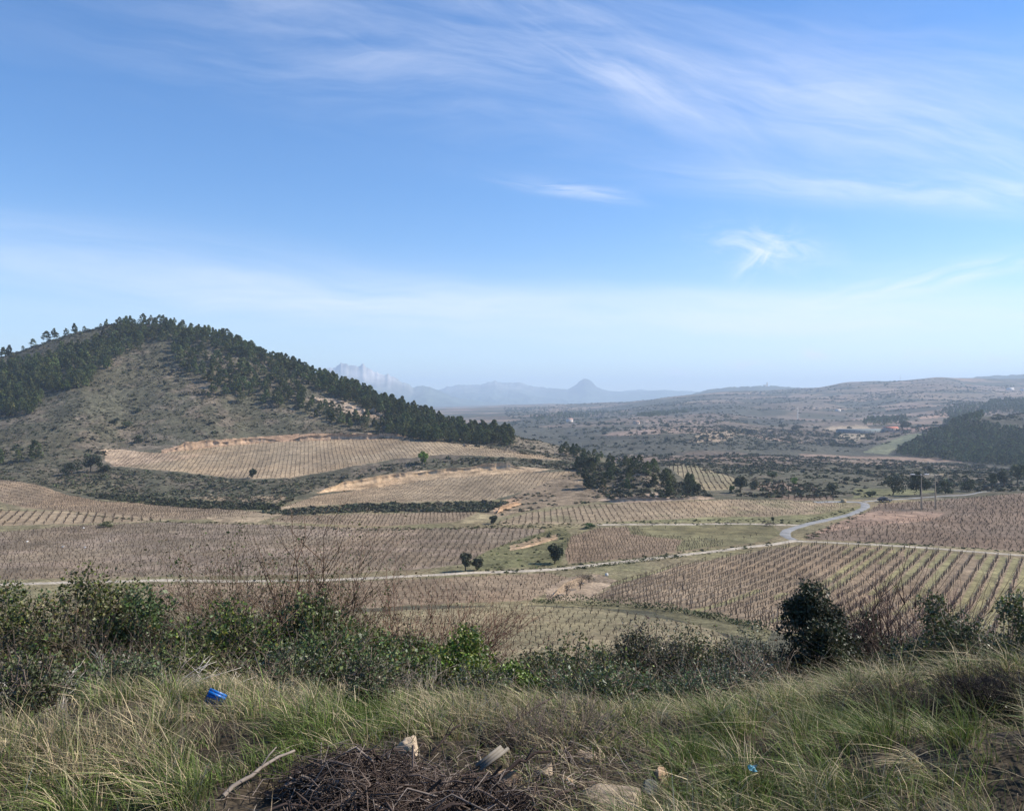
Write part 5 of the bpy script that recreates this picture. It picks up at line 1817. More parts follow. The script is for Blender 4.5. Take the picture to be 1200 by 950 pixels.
def leafy_bush(name, lab, cat, u, vt, d, wp, pal, n, size, seed, twigs=26, shape='dia', loose=1.0, twigcol=(0.13, 0.10, 0.078)):
    r = np.random.default_rng(seed)
    n, wp, size = int(n * 1.75), wp * 1.15, size * 0.84
    pal = [(tuple(np.array(q_[0]) * np.exp(r.normal(0, 0.16, 3) * np.array([0.8, 0.4, 0.4])) * math.exp(r.normal(0, 0.13))), q_[1]) for q_ in pal]
    x, y, z = near_pt(u, d)
    top = (HV - vt) / F * d
    h = max(0.35, top - z)
    w = wp / F * d
    root = empty(name, (x, y, z))
    nl = 17
    lobes = []
    for i in range(nl):
        a = r.random() * 6.283
        k = r.random() ** 0.5
        edge = 1 - 0.42 * k * k
        zz = h * edge * r.uniform(0.45, 0.86)
        lobes.append((np.array([math.cos(a) * k * w * 0.42, math.sin(a) * k * w * 0.34, zz]), w * r.uniform(0.12, 0.21)))
    lobes.append((np.array([r.normal(0, .05) * w, 0, h * 0.86]), w * 0.14))
    mb, tb = MB(), MB()
    per = n // len(lobes)
    for c, rad in lobes:
        p = sphere_pts(per, r, 0.42) * rad * np.array([1.1, 1.0, 0.85 * min(1.3, h / w + 0.35)]) * loose + c
        # leaves sit in sprays along twigs, not evenly: pull them towards a few spray lines
        ns = 16
        dirs = sphere_pts(ns, r, 0.05) * rad * 1.25 * loose + c
        g = r.integers(0, ns, per)
        tt = r.random(per)[:, None] ** 0.6
        q = c + (dirs[g] - c) * tt + r.normal(0, size * 1.0, (per, 3))
        mix = (r.random(per) < 0.6)[:, None]
        p = np.where(mix, q, p)
        p[:, 2] = np.maximum(p[:, 2], 0.02)
        leaves(mb, p, size, pick_cols(pal, per, r) * r.uniform(0.85, 1.15), shape, 0, r)
        for e in dirs[: max(2, twigs // 10)]:
            b = np.array([c[0] * 0.3, c[1] * 0.3, 0])
            m = b * 0.45 + e * 0.55 + r.normal(0, 0.04, 3)
            tube(tb, [b, m, c * 0.5 + e * 0.5, e * 1.02 + r.normal(0, 0.02, 3)], 0.007, 0.0022, np.array(twigcol) * r.uniform(0.7, 1.5), 3)
    for i in range(twigs):
        c, rad = lobes[r.integers(0, len(lobes))]
        e = c + sphere_pts(1, r, 0.1)[0] * rad * 1.35 + np.array([0, 0, rad * 0.25])
        b = np.array([c[0] * 0.4, c[1] * 0.4, 0.0])
        m = (b + e) / 2 + r.normal(0, 0.05, 3) + np.array([0, 0, 0.08])
        tube(tb, [b, m, m * 0.4 + e * 0.6 + r.normal(0, 0.02, 3), e], 0.006, 0.0015, np.array(twigcol) * r.uniform(0.6, 1.8), 3)
    tb.build('stems', M['twig'], root)
    mb.build('foliage', M['leaf'], root)
    return tag(root, lab, cat)


def cane_bush(name, lab, cat, u, vt, d, wp, seed, ncane=40, col=(0.12, 0.07, 0.05), pal=None, nleaf=0, rad=0.006, spread=1.0, lean=0.0, twig=6, droop=0.25, base_w=0.3, size=0.03, depth=0.5):
    """a bush of thin branching canes, with or without a few leaves"""
    r = np.random.default_rng(seed)
    x, y, z = near_pt(u, d)
    top = (HV - vt) / F * d
    h = max(0.3, top - z)
    w = wp / F * d
    root = empty(name, (x, y, z))
    mb, lb = MB(), MB()
    lp = []
    for i in range(ncane):
        a = r.random() * 6.283
        b = np.array([math.cos(a) * w * base_w * r.random(), math.sin(a) * w * base_w * depth * r.random(), -0.05])
        k = r.random() ** 0.6
        hh = h * r.uniform(0.55, 1.0) * (1 - 0.25 * k)
        e = b + np.array([math.cos(a) * w * 0.5 * k * spread + lean * hh, math.sin(a) * w * 0.5 * k * spread * depth, hh])
        n = 8
        t = np.linspace(0, 1, n)[:, None]
        ctrl = b * 0.5 + e * 0.5 + np.array([0, 0, h * droop]) + r.normal(0, 0.05, 3) * w
        p = (1 - t)**2 * b + 2 * t * (1 - t) * ctrl + t**2 * e
        p[1:] += np.cumsum(r.normal(0, 0.012, (n - 1, 3)), axis=0) * h
        cc = np.array(col) * r.uniform(0.6, 1.6)
        tube(mb, p, rad * r.uniform(0.7, 1.3), rad * 0.3, cc, 4)
        for j in range(twig):
            k2 = r.integers(2, n - 1)
            dd = p[k2 + 1 if k2 + 1 < n else k2] - p[k2 - 1]
            dd /= np.linalg.norm(dd) + 1e-6
            o = r.normal(0, 0.65, 3)
            o[2] = abs(o[2]) * 0.6
            L = h * r.uniform(0.08, 0.30)
            q = np.stack([p[k2], p[k2] + (dd + o) * L * 0.5 + r.normal(0, 0.01, 3), p[k2] + (dd + o * 0.9) * L + r.normal(0, 0.02, 3)])
            tube(mb, q, rad * 0.5, rad * 0.18, cc * r.uniform(0.8, 1.3), 3)
            if r.random() < 0.6:
                q2 = q[1] + np.stack([np.zeros(3), (dd * 0.6 + r.normal(0, 0.6, 3)) * L * 0.5])
                tube(mb, q2, rad * 0.35, rad * 0.15, cc * r.uniform(0.8, 1.3), 3)
                lp.append(q2[1])
            lp.append(q[2])
            lp.append(q[1])
    mb.build('canes', M['twig'], root)
    if nleaf:
        lp = np.array(lp)
        p = lp[r.integers(0, len(lp), nleaf)] + r.normal(0, 0.03, (nleaf, 3))
        p[:, 2] = np.maximum(p[:, 2], 0.02)
        leaves(lb, p, size, pick_cols(pal, nleaf, r), 'dia', 0, r)
        lb.build('foliage', M['leaf'], root)
    return tag(root, lab, cat)


LB = leafy_bush
LB('bramble_bush', 'tall dark bramble at the far left edge of the picture', 'bush', 8, 668, 9.0, 160, BRAMBLE, 6500, 0.046, 1)
LB('bramble_bush', 'highest leafy bramble on the left, rising over the grey vineyard', 'bush', 100, 652, 9.0, 165, BRAMBLE, 6500, 0.048, 2, 40)
LB('bramble_bush', 'low dark bramble behind the bleached twigs on the left', 'bush', 60, 735, 8.0, 190, BRAMBLE, 5200, 0.042, 3, 40)
LB('bramble_bush', 'broad mixed bramble between the tall left bramble and the reddish canes', 'bush', 185, 684, 8.6, 180, BRAMBLE, 7500, 0.044, 4, 46)
LB('bramble_bush', 'light green bramble in front of the reddish rose canes', 'bush', 270, 704, 8.2, 170, BRIGHT[:2] + BRAMBLE, 5200, 0.042, 5, 40)
LB('bramble_bush', 'dark bramble just above the blue plastic container', 'bush', 215, 762, 7.5, 140, BRAMBLE, 3600, 0.038, 6, 46)
LB('bramble_bush', 'glossy bramble under the middle of the tall canes', 'bush', 365, 696, 8.4, 160, BRAMBLE, 6200, 0.043, 7, 40)
LB('bramble_bush', 'low bramble above the right end of the pale dry grass', 'bush', 400, 742, 7.4, 180, BRAMBLE, 5600, 0.037, 8, 46)
LB('evergreen_bush', 'bright green evergreen bush in the centre foreground', 'bush', 548, 736, 7.3, 125, BRIGHT, 7500, 0.034, 9, 20)
LB('evergreen_bush', 'smaller bright green bush leaning to the right of the central one', 'bush', 602, 776, 6.9, 80, BRIGHT, 4200, 0.032, 10, 14)
LB('evergreen_bush', 'dark green bush just left of the bright green bush', 'bush', 478, 745, 8.1, 110, BRAMBLE[:3] + BRIGHT[:1], 4600, 0.036, 11, 20)
LB('bramble_bush', 'low pale-leaved bramble right of the bright green bush', 'bush', 680, 756, 7.9, 150, BRAMBLE + GREYG[:1], 4000, 0.036, 12, 30)
LB('rosemary_bush', 'grey-green bush left of its neighbours in the middle of the right half', 'bush', 755, 728, 8.6, 120, GREYG + BRAMBLE[1:2], 7500, 0.026, 13, 46, loose=1.1)
LB('rosemary_bush', 'low grey-green bush with dry twigs below the curved hedge', 'bush', 815, 745, 8.6, 130, GREYG + BRAMBLE[:2], 5600, 0.027, 14, 56, loose=1.1)
LB('rosemary_bush', 'grey bush directly left of the dark round holm oak bush', 'bush', 885, 732, 9.0, 95, GREYG, 6500, 0.025, 15, 56, loose=1.1)
LB('holm_oak_bush', 'large dark round holm oak bush on the right brow', 'bush', 957, 676, 8.7, 88, HOLMN, 19000, 0.033, 16, 8, loose=1.25)
LB('holm_oak_bush', 'smaller dark bush between the round holm oak and the bare canes', 'bush', 1014, 702, 9.8, 70, HOLMN + BRAMBLE[:1], 4200, 0.038, 17, 16)
LB('evergreen_bush', 'green leafy bush right of the bare canes on the right brow', 'bush', 1105, 692, 8.0, 120, BRAMBLE[:2] + GREYG, 8500, 0.036, 18, 40)
LB('evergreen_bush', 'green bush at the right edge behind the bleached dead branch', 'bush', 1182, 684, 8.0, 120, BRAMBLE[:3] + GREYG[:2], 8500, 0.037, 19, 40)
LB('evergreen_bush', 'soft grey-green bush far left beyond the brambles', 'bush', 15, 655, 12.5, 110, GREYG, 4200, 0.032, 20, 20)
LB('rosemary_bush', 'low scrubby bush filling the dip before the dark holm oak bush', 'bush', 720, 790, 7.4, 120, GREYG + BRAMBLE[:2], 3600, 0.026, 21, 60)
LB('rosemary_bush', 'scrubby dry bush right below the dark holm oak bush', 'bush', 900, 772, 8.2, 150, GREYG + RUSTY[:1], 4600, 0.026, 22, 80)
LB('bramble_bush', 'leafy bramble joining the highest left bramble to the reddish canes', 'bush', 150, 672, 9.3, 130, BRAMBLE, 6000, 0.044, 75, 40)
LB('bramble_bush', 'dense bramble between the far left bramble and the highest one', 'bush', 50, 676, 9.4, 130, BRAMBLE, 6000, 0.044, 76, 40)
LB('bramble_bush', 'dull green bramble behind the gap right of the bright green bush', 'bush', 640, 765, 8.6, 110, GREYG + BRAMBLE[:2], 3600, 0.034, 23, 40)
LB('rosemary_bush', 'tall thin grey-green bush with a dark green sprig below the hedge', 'bush', 705, 752, 9.0, 75, GREYG + BRAMBLE[:2], 3200, 0.028, 24, 50)
LB('rosemary_bush', 'bluish grey bush standing between the two rosemary clumps and the hedge', 'bush', 788, 742, 9.2, 80, [((0.10, 0.105, 0.085), 4), ((0.085, 0.09, 0.07), 3)], 3800, 0.024, 25, 60)
LB('rosemary_bush', 'grey-green bush between the rosemary clumps and the round holm oak bush', 'bush', 852, 748, 9.0, 90, GREYG, 4200, 0.026, 26, 50)
LB('bramble_bush', 'dark low bush at the foot of the round holm oak bush', 'bush', 985, 742, 9.0, 120, BRAMBLE[:2] + GREYG[:2], 4200, 0.032, 27, 50)
LB('bramble_bush', 'mixed low bush under the bare red canes', 'bush', 1060, 738, 9.0, 130, GREYG + RUSTY[:2], 4200, 0.030, 28, 60)
LB('bramble_bush', 'low green bush in front of the bleached branch at the right', 'bush', 1146, 716, 7.6, 130, BRAMBLE[:2] + GREYG[:2], 6000, 0.032, 29, 60)
LB('bramble_bush', 'leafy bramble filling the space left of the dark evergreen', 'bush', 432, 738, 8.6, 110, BRAMBLE, 4200, 0.038, 30, 40)
WEED = [((0.085, 0.115, 0.035), 3), ((0.12, 0.14, 0.05), 2), ((0.10, 0.09, 0.05), 1)]
for i, (u, vt, d, wp, lab) in enumerate(((150, 812, 5.0, 90, 'low leafy weeds between the bleached twigs and the blue basket'), (330, 806, 5.6, 90, 'low leafy weeds in the grass right of the blue basket'), (430, 826, 4.8, 90, 'fresh green weeds in the grass above the twig heap'),
                                         (560, 815, 5.4, 80, 'low weeds at the foot of the bright green bush'), (700, 822, 5.2, 100, 'low grey-green weeds in the grass right of the charred stumps'), (820, 806, 5.6, 110, 'low weeds in the grass under the scrubby bushes right of centre'), (30, 850, 4.3, 90, 'low weeds at the left edge among the dry grass'))):
    LB('weed_clump', lab, 'weeds', u, vt, d, wp, WEED + GREYG[:1], 1500, 0.020, 60 + i, 24)
CB = cane_bush
CB('wild_rose', 'big tangle of reddish brown canes with tall shoots on the left', 'bush', 300, 640, 9.4, 225, 31, 115, (0.105, 0.070, 0.048), RUSTY + BRAMBLE[:2], 6500, 0.0062, 1.0, 0.05, 9, 0.28, 0.35, 0.026)
CB('wild_rose', 'few tallest curved canes standing above the reddish tangle', 'bush', 352, 600, 8.8, 95, 32, 14, (0.10, 0.065, 0.045), RUSTY + BRAMBLE[:2], 900, 0.0100, 0.9, 0.12, 9, 0.15, 0.3, 0.026)
CB('wild_rose', 'reddish twiggy bush right of the tall canes over the pink vineyard', 'bush', 475, 674, 9.8, 185, 33, 95, (0.135, 0.072, 0.052), RUSTY, 1700, 0.0055, 1.0, 0.16, 9, 0.2, 0.4, 0.022)
CB('wild_rose', 'sparse reddish twigs in the gap right of the bright green bush', 'bush', 650, 738, 10.6, 170, 34, 45, (0.15, 0.10, 0.07), RUSTY, 900, 0.005, 1.0, 0.0, 8, 0.15, 0.5, 0.02)
CB('dry_thicket', 'brown leafless stems rising through the brambles at far left', 'bush', 30, 700, 8.4, 200, 51, 60, (0.15, 0.115, 0.085), RUSTY, 700, 0.0045, 1.0, 0.1, 8, 0.25, 0.6, 0.022)
CB('dry_thicket', 'grey brown leafless stems among the brambles above the blue basket', 'bush', 215, 715, 7.9, 220, 52, 80, (0.20, 0.155, 0.12), RUSTY, 900, 0.0042, 1.0, 0.12, 8, 0.25, 0.7, 0.022)
CB('dry_thicket', 'dry brown stems tangled in the low brambles left of centre', 'bush', 400, 728, 7.7, 200, 53, 80, (0.17, 0.125, 0.095), RUSTY, 900, 0.0040, 1.0, -0.05, 8, 0.25, 0.7, 0.020)
CB('dry_thicket', 'rusty brown dry stems between the bright green bush and the low pale bramble', 'bush', 625, 790, 7.0, 150, 54, 45, (0.24, 0.185, 0.14), RUSTY, 500, 0.0034, 1.0, -0.1, 8, 0.2, 0.7, 0.018)
CB('dry_thicket', 'dry pinkish stems along the top of the grass below the round holm oak bush', 'bush', 930, 772, 6.8, 260, 55, 45, (0.30, 0.24, 0.18), RUSTY, 500, 0.0030, 1.0, -0.25, 7, 0.1, 0.9, 0.016)
CB('dry_thicket', 'thin grey stems mixed with the green bushes at the right edge', 'bush', 1140, 716, 8.6, 200, 56, 80, (0.21, 0.17, 0.14), RUSTY, 700, 0.0040, 1.0, -0.2, 8, 0.15, 0.8, 0.02)
CB('dry_thicket', 'pale tangled dry stems in the grass left of the blue basket', 'bush', 120, 792, 5.3, 240, 57, 55, (0.34, 0.285, 0.225), RUSTY, 200, 0.0026, 1.1, 0.3, 7, 0.1, 0.8, 0.014)
CB('dry_thicket', 'brown dry stems in the grass right of the blue basket', 'bush', 335, 790, 5.8, 230, 58, 60, (0.23, 0.18, 0.14), RUSTY + BRAMBLE[:2], 900, 0.0026, 1.1, -0.1, 7, 0.15, 0.8, 0.018)
CB('dry_thicket', 'grey dry stems in front of the dark bush left of the bright green one', 'bush', 480, 786, 6.0, 190, 59, 60, (0.27, 0.225, 0.18), RUSTY + BRAMBLE[:2], 700, 0.0026, 1.0, -0.2, 7, 0.15, 0.8, 0.018)
LB('bramble_bush', 'low dark bramble reaching down into the grass right of the blue basket', 'bush', 385, 785, 6.2, 130, BRAMBLE, 3000, 0.030, 71, 40)
LB('bramble_bush', 'low dark bramble reaching down into the grass at far left', 'bush', 110, 782, 6.0, 160, BRAMBLE, 3200, 0.030, 72, 50)
LB('bramble_bush', 'low olive bramble at the foot of the pale-leaved bramble', 'bush', 700, 796, 6.6, 150, GREYG[:2] + BRAMBLE[:2], 3000, 0.028, 73, 50)
LB('rosemary_bush', 'grey-green low bush on the grass edge below the round holm oak bush', 'bush', 850, 785, 6.8, 140, GREYG, 3000, 0.024, 74, 60)
CB('bare_rose_bush', 'leafless dark red cane bush right of the round holm oak bush', 'bush', 1068, 655, 9.6, 140, 35, 110, (0.085, 0.055, 0.05), RUSTY, 600, 0.0075, 1.1, -0.05, 9, 0.10, 0.28, 0.022)
CB('bare_rose_bush', 'two long bare canes arching high over the striped vineyard', 'bush', 1047, 622, 9.2, 110, 36, 7, (0.055, 0.036, 0.03), None, 0, 0.013, 1.3, -0.12, 7, 0.05, 0.15)
CB('dead_branch', 'bleached dead branch in front of the bush at the right edge', 'branch', 1165, 706, 8.9, 90, 37, 16, (0.36, 0.33, 0.30), None, 0, 0.006, 1.2, -0.1, 8, 0.10, 0.3)
CB('dead_branch', 'bleached white dead twigs at the left edge before the brambles', 'branch', 70, 756, 5.1, 200, 38, 26, (0.42, 0.38, 0.33), None, 0, 0.0055, 1.2, 0.22, 6, 0.05, 0.5)
CB('dead_branch', 'pale slanting dead stems between the brambles and the blue container', 'branch', 190, 768, 5.9, 170, 39, 20, (0.36, 0.30, 0.25), None, 0, 0.004, 1.1, 0.45, 5, 0.05, 0.6)
CB('dry_stalks', 'grey dry stalks standing before the bright green bush', 'stalks', 500, 772, 6.4, 140, 40, 60, (0.30, 0.26, 0.215), None, 0, 0.0035, 0.8, -0.12, 3, 0.0, 0.8)
CB('dry_stalks', 'thin dry stalks in front of the scrubby bushes right of centre', 'stalks', 790, 775, 7.2, 190, 41, 60, (0.33, 0.28, 0.22), None, 0, 0.003, 0.7, -0.15, 4, 0.0, 0.95)
CB('dry_bush', 'dark dry twiggy bush sunk in the grass at lower right', 'bush', 1062, 828, 4.7, 150, 42, 170, (0.04, 0.03, 0.028), RUSTY, 300, 0.0026, 1.0, -0.1, 9, 0.15, 0.4, 0.012)
CB('dry_bush', 'dark bramble stems in the shaded hollow at the right edge', 'bush', 1192, 812, 4.6, 130, 43, 130, (0.03, 0.025, 0.024), RUSTY, 150, 0.0028, 1.0, -0.1, 8, 0.2, 0.4, 0.012)
CB('dry_bush', 'low grey dead bush beside the pale slab of stone', 'bush', 660, 888, 3.9, 120, 44, 70, (0.16, 0.125, 0.10), RUSTY, 200, 0.0022, 1.0, 0.1, 7, 0.1, 0.5, 0.010)


# ------------------------------------------------------------------ foreground: grass
def grass(mb, x, y, z, h, w, lx, ly, cols, r=rng):
    n = len(x)
    t = np.array([0, 0.38, 0.74, 1.0])
    L = np.hypot(lx, ly)
    hz = h[:, None] * (t[None] - np.minimum(0.38 * L, 0.75)[:, None] * t[None]**2)
    ox = (lx * h)[:, None] * t[None]**1.7
    oy = (ly * h)[:, None] * t[None]**1.7
    a = r.uniform(0, math.pi, n)
    wx, wy = np.cos(a) * w * 0.5, np.sin(a) * w * 0.5
    wt_ = np.array([0.8, 1.0, 0.6])
    P = np.zeros((n, 7, 3))
    for k in range(3):
        for s, j in ((-1, 0), (1, 1)):
            P[:, k * 2 + j, 0] = x + ox[:, k] + s * wx * wt_[k]
            P[:, k * 2 + j, 1] = y + oy[:, k] + s * wy * wt_[k]
            P[:, k * 2 + j, 2] = z + hz[:, k] - (0.03 if k == 0 else 0)
    P[:, 6, 0] = x + ox[:, 3]
    P[:, 6, 1] = y + oy[:, 3]
    P[:, 6, 2] = z + hz[:, 3]
    base = (np.arange(n) * 7)[:, None, None]
    q = (np.array([[0, 1, 3, 2], [2, 3, 5, 4]])[None] + base).reshape(-1, 4)
    tr = (np.array([[4, 5, 6]])[None] + base).reshape(-1, 3)
    cc = np.repeat(cols, 7, axis=0)
    mb.add(P.reshape(-1, 3), tris=tr, quads=q, col=cc)


G_STRAW = np.array([0.42, 0.335, 0.205])
G_PALE = np.array([0.30, 0.27, 0.15])
G_OLIVE = np.array([0.15, 0.155, 0.056])
G_GREEN = np.array([0.11, 0.155, 0.034])
G_DEEP = np.array([0.06, 0.088, 0.028])
G_BROWN = np.array([0.17, 0.125, 0.085])


def zone(px, py, cx, cy, rx, ry):
    return np.exp(-((px - cx) / rx)**2 - ((py - cy) / ry)**2)


def grass_cover():
    r = np.random.default_rng(77)
    mb = MB()
    # tufts spread over the brow: more of them close by
    nt = 8200
    th = r.uniform(-0.74, 0.74, nt)
    d = 2.35 + (r.random(nt) ** 0.75) * 7.2
    xt, yt = d * np.tan(th) * 1.0, d
    zt = height(xt, yt)
    u, v = proj(xt, yt, zt)
    straw = (0.24 + 0.55 * zone(u, v, 90, 900, 190, 45) + 0.45 * zone(u, v, 1080, 770, 260, 40) + 0.35 * zone(u, v, 620, 850, 130, 35) + 0.4 * zone(u, v, 330, 815, 120, 25)
             - 0.5 * zone(u, v, 1130, 870, 130, 50) - 0.35 * zone(u, v, 300, 900, 90, 50) - 0.35 * zone(u, v, 860, 920, 90, 50) - 0.3 * zone(u, v, 430, 845, 60, 20)
             + 0.5 * (fbm(xt * 1.3, yt * 1.3, 201, 3) - 0.5))
    green = 0.5 + 0.4 * zone(u, v, 860, 910, 110, 60) + 0.35 * zone(u, v, 250, 930, 120, 40) + 0.3 * zone(u, v, 430, 845, 70, 20) + 0.8 * (fbm(xt * 1.7, yt * 1.7, 205, 3) - 0.5)
    tall = 1.0 + 0.55 * zone(u, v, 1100, 800, 240, 90) + 0.25 * zone(u, v, 100, 900, 200, 70) - 0.5 * zone(u, v, 640, 900, 200, 70) - 0.3 * zone(u, v, 245, 845, 60, 40)
    cx, cy = -0.52, 3.06
    for i in range(nt):
        # leave the brush pile, the dry bushes' hollows and the bare earth patch open
        ex = ((xt[i] - cx) / 0.72)**2 + ((yt[i] - cy) / 0.5)**2
        if ex < 1.0:
            continue
        hole = 0.7 * zone(u[i], v[i], 1062, 886, 44, 22) + 0.75 * zone(u[i], v[i], 1190, 848, 46, 34) + zone(u[i], v[i], 905, 872, 28, 26) + zone(u[i], v[i], 165, 833, 26, 14) + 0.9 * zone(u[i], v[i], 246, 846, 18, 16) + 0.8 * zone(u[i], v[i], 70, 840, 70, 22) + 0.8 * zone(u[i], v[i], 690, 915, 95, 30)
        if r.random() < hole * 1.6:
            continue
        if fbm(np.array([xt[i] * 2.2]), np.array([yt[i] * 2.2]), 221, 3)[0] < 0.40 and r.random() < 0.85:
            continue
        near = min(1.0, 3.6 / d[i])
        n = int(r.uniform(22, 60) * (0.55 + 0.45 * near) * (0.6 if tall[i] < 0.8 else 1))
        rad = r.uniform(0.04, 0.11)
        a = r.random(n) * 6.283
        k = np.sqrt(r.random(n)) * rad
        x, y = xt[i] + np.cos(a) * k, yt[i] + np.sin(a) * k
        z = np.full(n, zt[i])
        hs = r.uniform(0.07, 0.17) * tall[i]
        h = hs * np.exp(r.normal(0, 0.25, n))
        w = r.uniform(0.0026, 0.0042, n) * (0.75 + 0.07 * d[i])
        s = np.clip(straw[i], 0.03, 0.95)
        g = np.clip(green[i], 0.05, 0.95)
        flat = r.random() < 0.13
        if flat:
            s = max(s, 0.75)
        is_s = r.random(n) < s
        h = np.where(is_s, h * 1.25, h)
        lean = np.array([-0.62, -0.05])
        lx = lean[0] * r.uniform(0.2, 1.3) + np.cos(a) * 0.6 + r.normal(0, 0.3, n)
        ly = lean[1] + np.sin(a) * 0.6 + r.normal(0, 0.3, n)
        lx = np.where(is_s, lx * 1.25, lx)
        if flat:
            fa = r.random() * 6.283
            lx, ly = lx * 0.6 + 1.3 * math.cos(fa), ly * 0.6 + 1.3 * math.sin(fa)
        sc = np.where((r.random(n) < 0.6)[:, None], G_STRAW, np.where((r.random(n) < 0.65)[:, None], G_PALE, G_BROWN))
        gc = np.where((r.random(n) < g)[:, None], G_GREEN, np.where((r.random(n) < 0.6)[:, None], G_OLIVE, G_DEEP))
        c = np.where(is_s[:, None], sc, gc) * np.exp(r.normal(0, 0.3, (n, 1))) * np.exp(r.normal(0, 0.2))
        grass(mb, x, y, z, h, w, lx, ly, c, r)
    # short undergrowth of thatch between the tufts
    n = 60000
    th = r.uniform(-0.76, 0.76, n)
    d = 2.3 + (r.random(n) ** 0.7) * 7.4
    x, y = d * np.tan(th), d
    keep = ((x - cx) / 0.62)**2 + ((y - cy) / 0.42)**2 > 1
    x, y, d = x[keep], y[keep], d[keep]
    n = len(x)
    z = height(x, y)
    k = r.random(n)[:, None]
    c = np.where(k < 0.22, G_STRAW * 0.7, np.where(k < 0.55, G_BROWN, np.where(k < 0.8, G_OLIVE, G_GREEN))) * np.exp(r.normal(0, 0.25, (n, 1)))
    grass(mb, x, y, z, r.uniform(0.03, 0.12, n), r.uniform(0.0025, 0.004, n) * (0.75 + 0.07 * d), r.normal(-0.5, 0.7, n), r.normal(0, 0.7, n), c, r)
    # single long dry stems leaning with the wind
    n = 2600
    th = r.uniform(-0.74, 0.74, n)
    d = 2.5 + (r.random(n) ** 0.8) * 6.0
    x, y = d * np.tan(th), d
    keep = ((x - cx) / 0.72)**2 + ((y - cy) / 0.5)**2 > 1
    x, y, d = x[keep], y[keep], d[keep]
    n = len(x)
    z = height(x, y)
    c = np.where(r.random(n)[:, None] < 0.7, G_STRAW * 1.1, G_PALE) * np.exp(r.normal(0, 0.15, (n, 1)))
    grass(mb, x, y, z, r.uniform(0.14, 0.34, n), r.uniform(0.0018, 0.003, n) * (0.75 + 0.07 * d), r.normal(-0.75, 0.28, n), r.normal(0, 0.25, n), c, r)
    return mb


tag(grass_cover().build('grass', M['grass']), 'wind-blown green and straw coloured grass covering the brow', 'grass', kind='stuff')

# rough dry growth on the slope below the brow
r_ = np.random.default_rng(78)
n = 16000
th = r_.uniform(-0.8, 0.8, n)
rd = np.sqrt(r_.uniform(9.5**2, 50**2, n))
x, y = rd * np.sin(th), rd * np.cos(th)
z = height(x, y)
mb = MB()
put_scrub(mb, (x[:5000], y[:5000], z[:5000]), 0.15, 0.5, GG + DK, SCRUB_N)
c = np.where(r_.random(n)[:, None] < 0.5, G_STRAW * 0.8, G_OLIVE) * np.exp(r_.normal(0, 0.25, (n, 1)))
grass(mb, x, y, z, r_.uniform(0.15, 0.4, n), r_.uniform(0.01, 0.03, n), r_.normal(-0.5, 0.4, n), r_.normal(0, 0.4, n), c, r_)
tag(mb.build('undergrowth', M['scrub']), 'rough scrub and dry grass on the slope falling away below the bushes', 'undergrowth', kind='stuff')


# ------------------------------------------------------------------ foreground: brush pile, stones, sticks and litter
def brush_pile():
    r = np.random.default_rng(91)
    cx, cy = -0.52, 3.04
    root_z = h1(cx, cy)
    mb = MB()
    pals = [(0.060, 0.042, 0.034), (0.085, 0.062, 0.05), (0.125, 0.095, 0.078), (0.20, 0.165, 0.14), (0.045, 0.032, 0.027)]
    for i in range(2600):
        a = r.random() * 6.283
        k = math.sqrt(r.random())
        px, py = math.cos(a) * k * 0.55 * (0.8 + 0.4 * math.sin(a * 3 + 1)), math.sin(a) * k * 0.36
        lump = 0.55 + 0.75 * vnoise(np.array([px * 4.0]), np.array([py * 4.0 + 3]), 31)[0]
        top = 0.21 * max(0.0, 1 - (k ** 1.8)) * lump + 0.015
        pz = top * r.random() ** 0.45
        dirn = np.array([r.normal(), r.normal() * 0.8, r.normal() * 0.28])
        dirn /= np.linalg.norm(dirn)
        L = r.uniform(0.06, 0.30)
        c = np.array([px, py, pz])
        bend = r.normal(0, 0.32, 3) * L
        p = np.stack([c - dirn * L / 2, c - dirn * L * 0.15 + bend * 0.5 + r.normal(0, .008, 3), c + dirn * L * 0.2 + bend * 0.45, c + dirn * L / 2])
        g = height(p[:, 0] + cx, p[:, 1] + cy) - root_z
        p[:, 2] = np.maximum(p[:, 2] + g, g + 0.003)
        col = np.array(pals[r.choice(5, p=[.20, .26, .27, .19, .08])]) * r.uniform(0.75, 1.3)
        rad = r.uniform(0.0010, 0.0030) if r.random() < 0.88 else r.uniform(0.004, 0.008)
        tube(mb, p, rad, rad * 0.55, col, 3)
    o = mb.build('brush_pile', M['deadwood'])
    o.location = (cx, cy, root_z)
    return tag(o, 'heap of uprooted dark dry twigs and roots in the grass at the bottom', 'brush pile')


brush_pile()


def near_stone(u, v, wp, hp, seed, mat, lab, col=None, name='stone', flat=0.7, rz=0.0, sink=0.42):
    x, y, z = at(u, v, 2.4, 9)
    k = y / F
    o = boulder(seed, wp * k * 0.55, wp * k * 0.42, hp * k * flat).build(name, mat)
    o.location = (x, y, z + hp * k * (0.5 - sink))
    o.rotation_euler = (0.1, -0.1, rz)
    return tag(o, lab, 'stone')


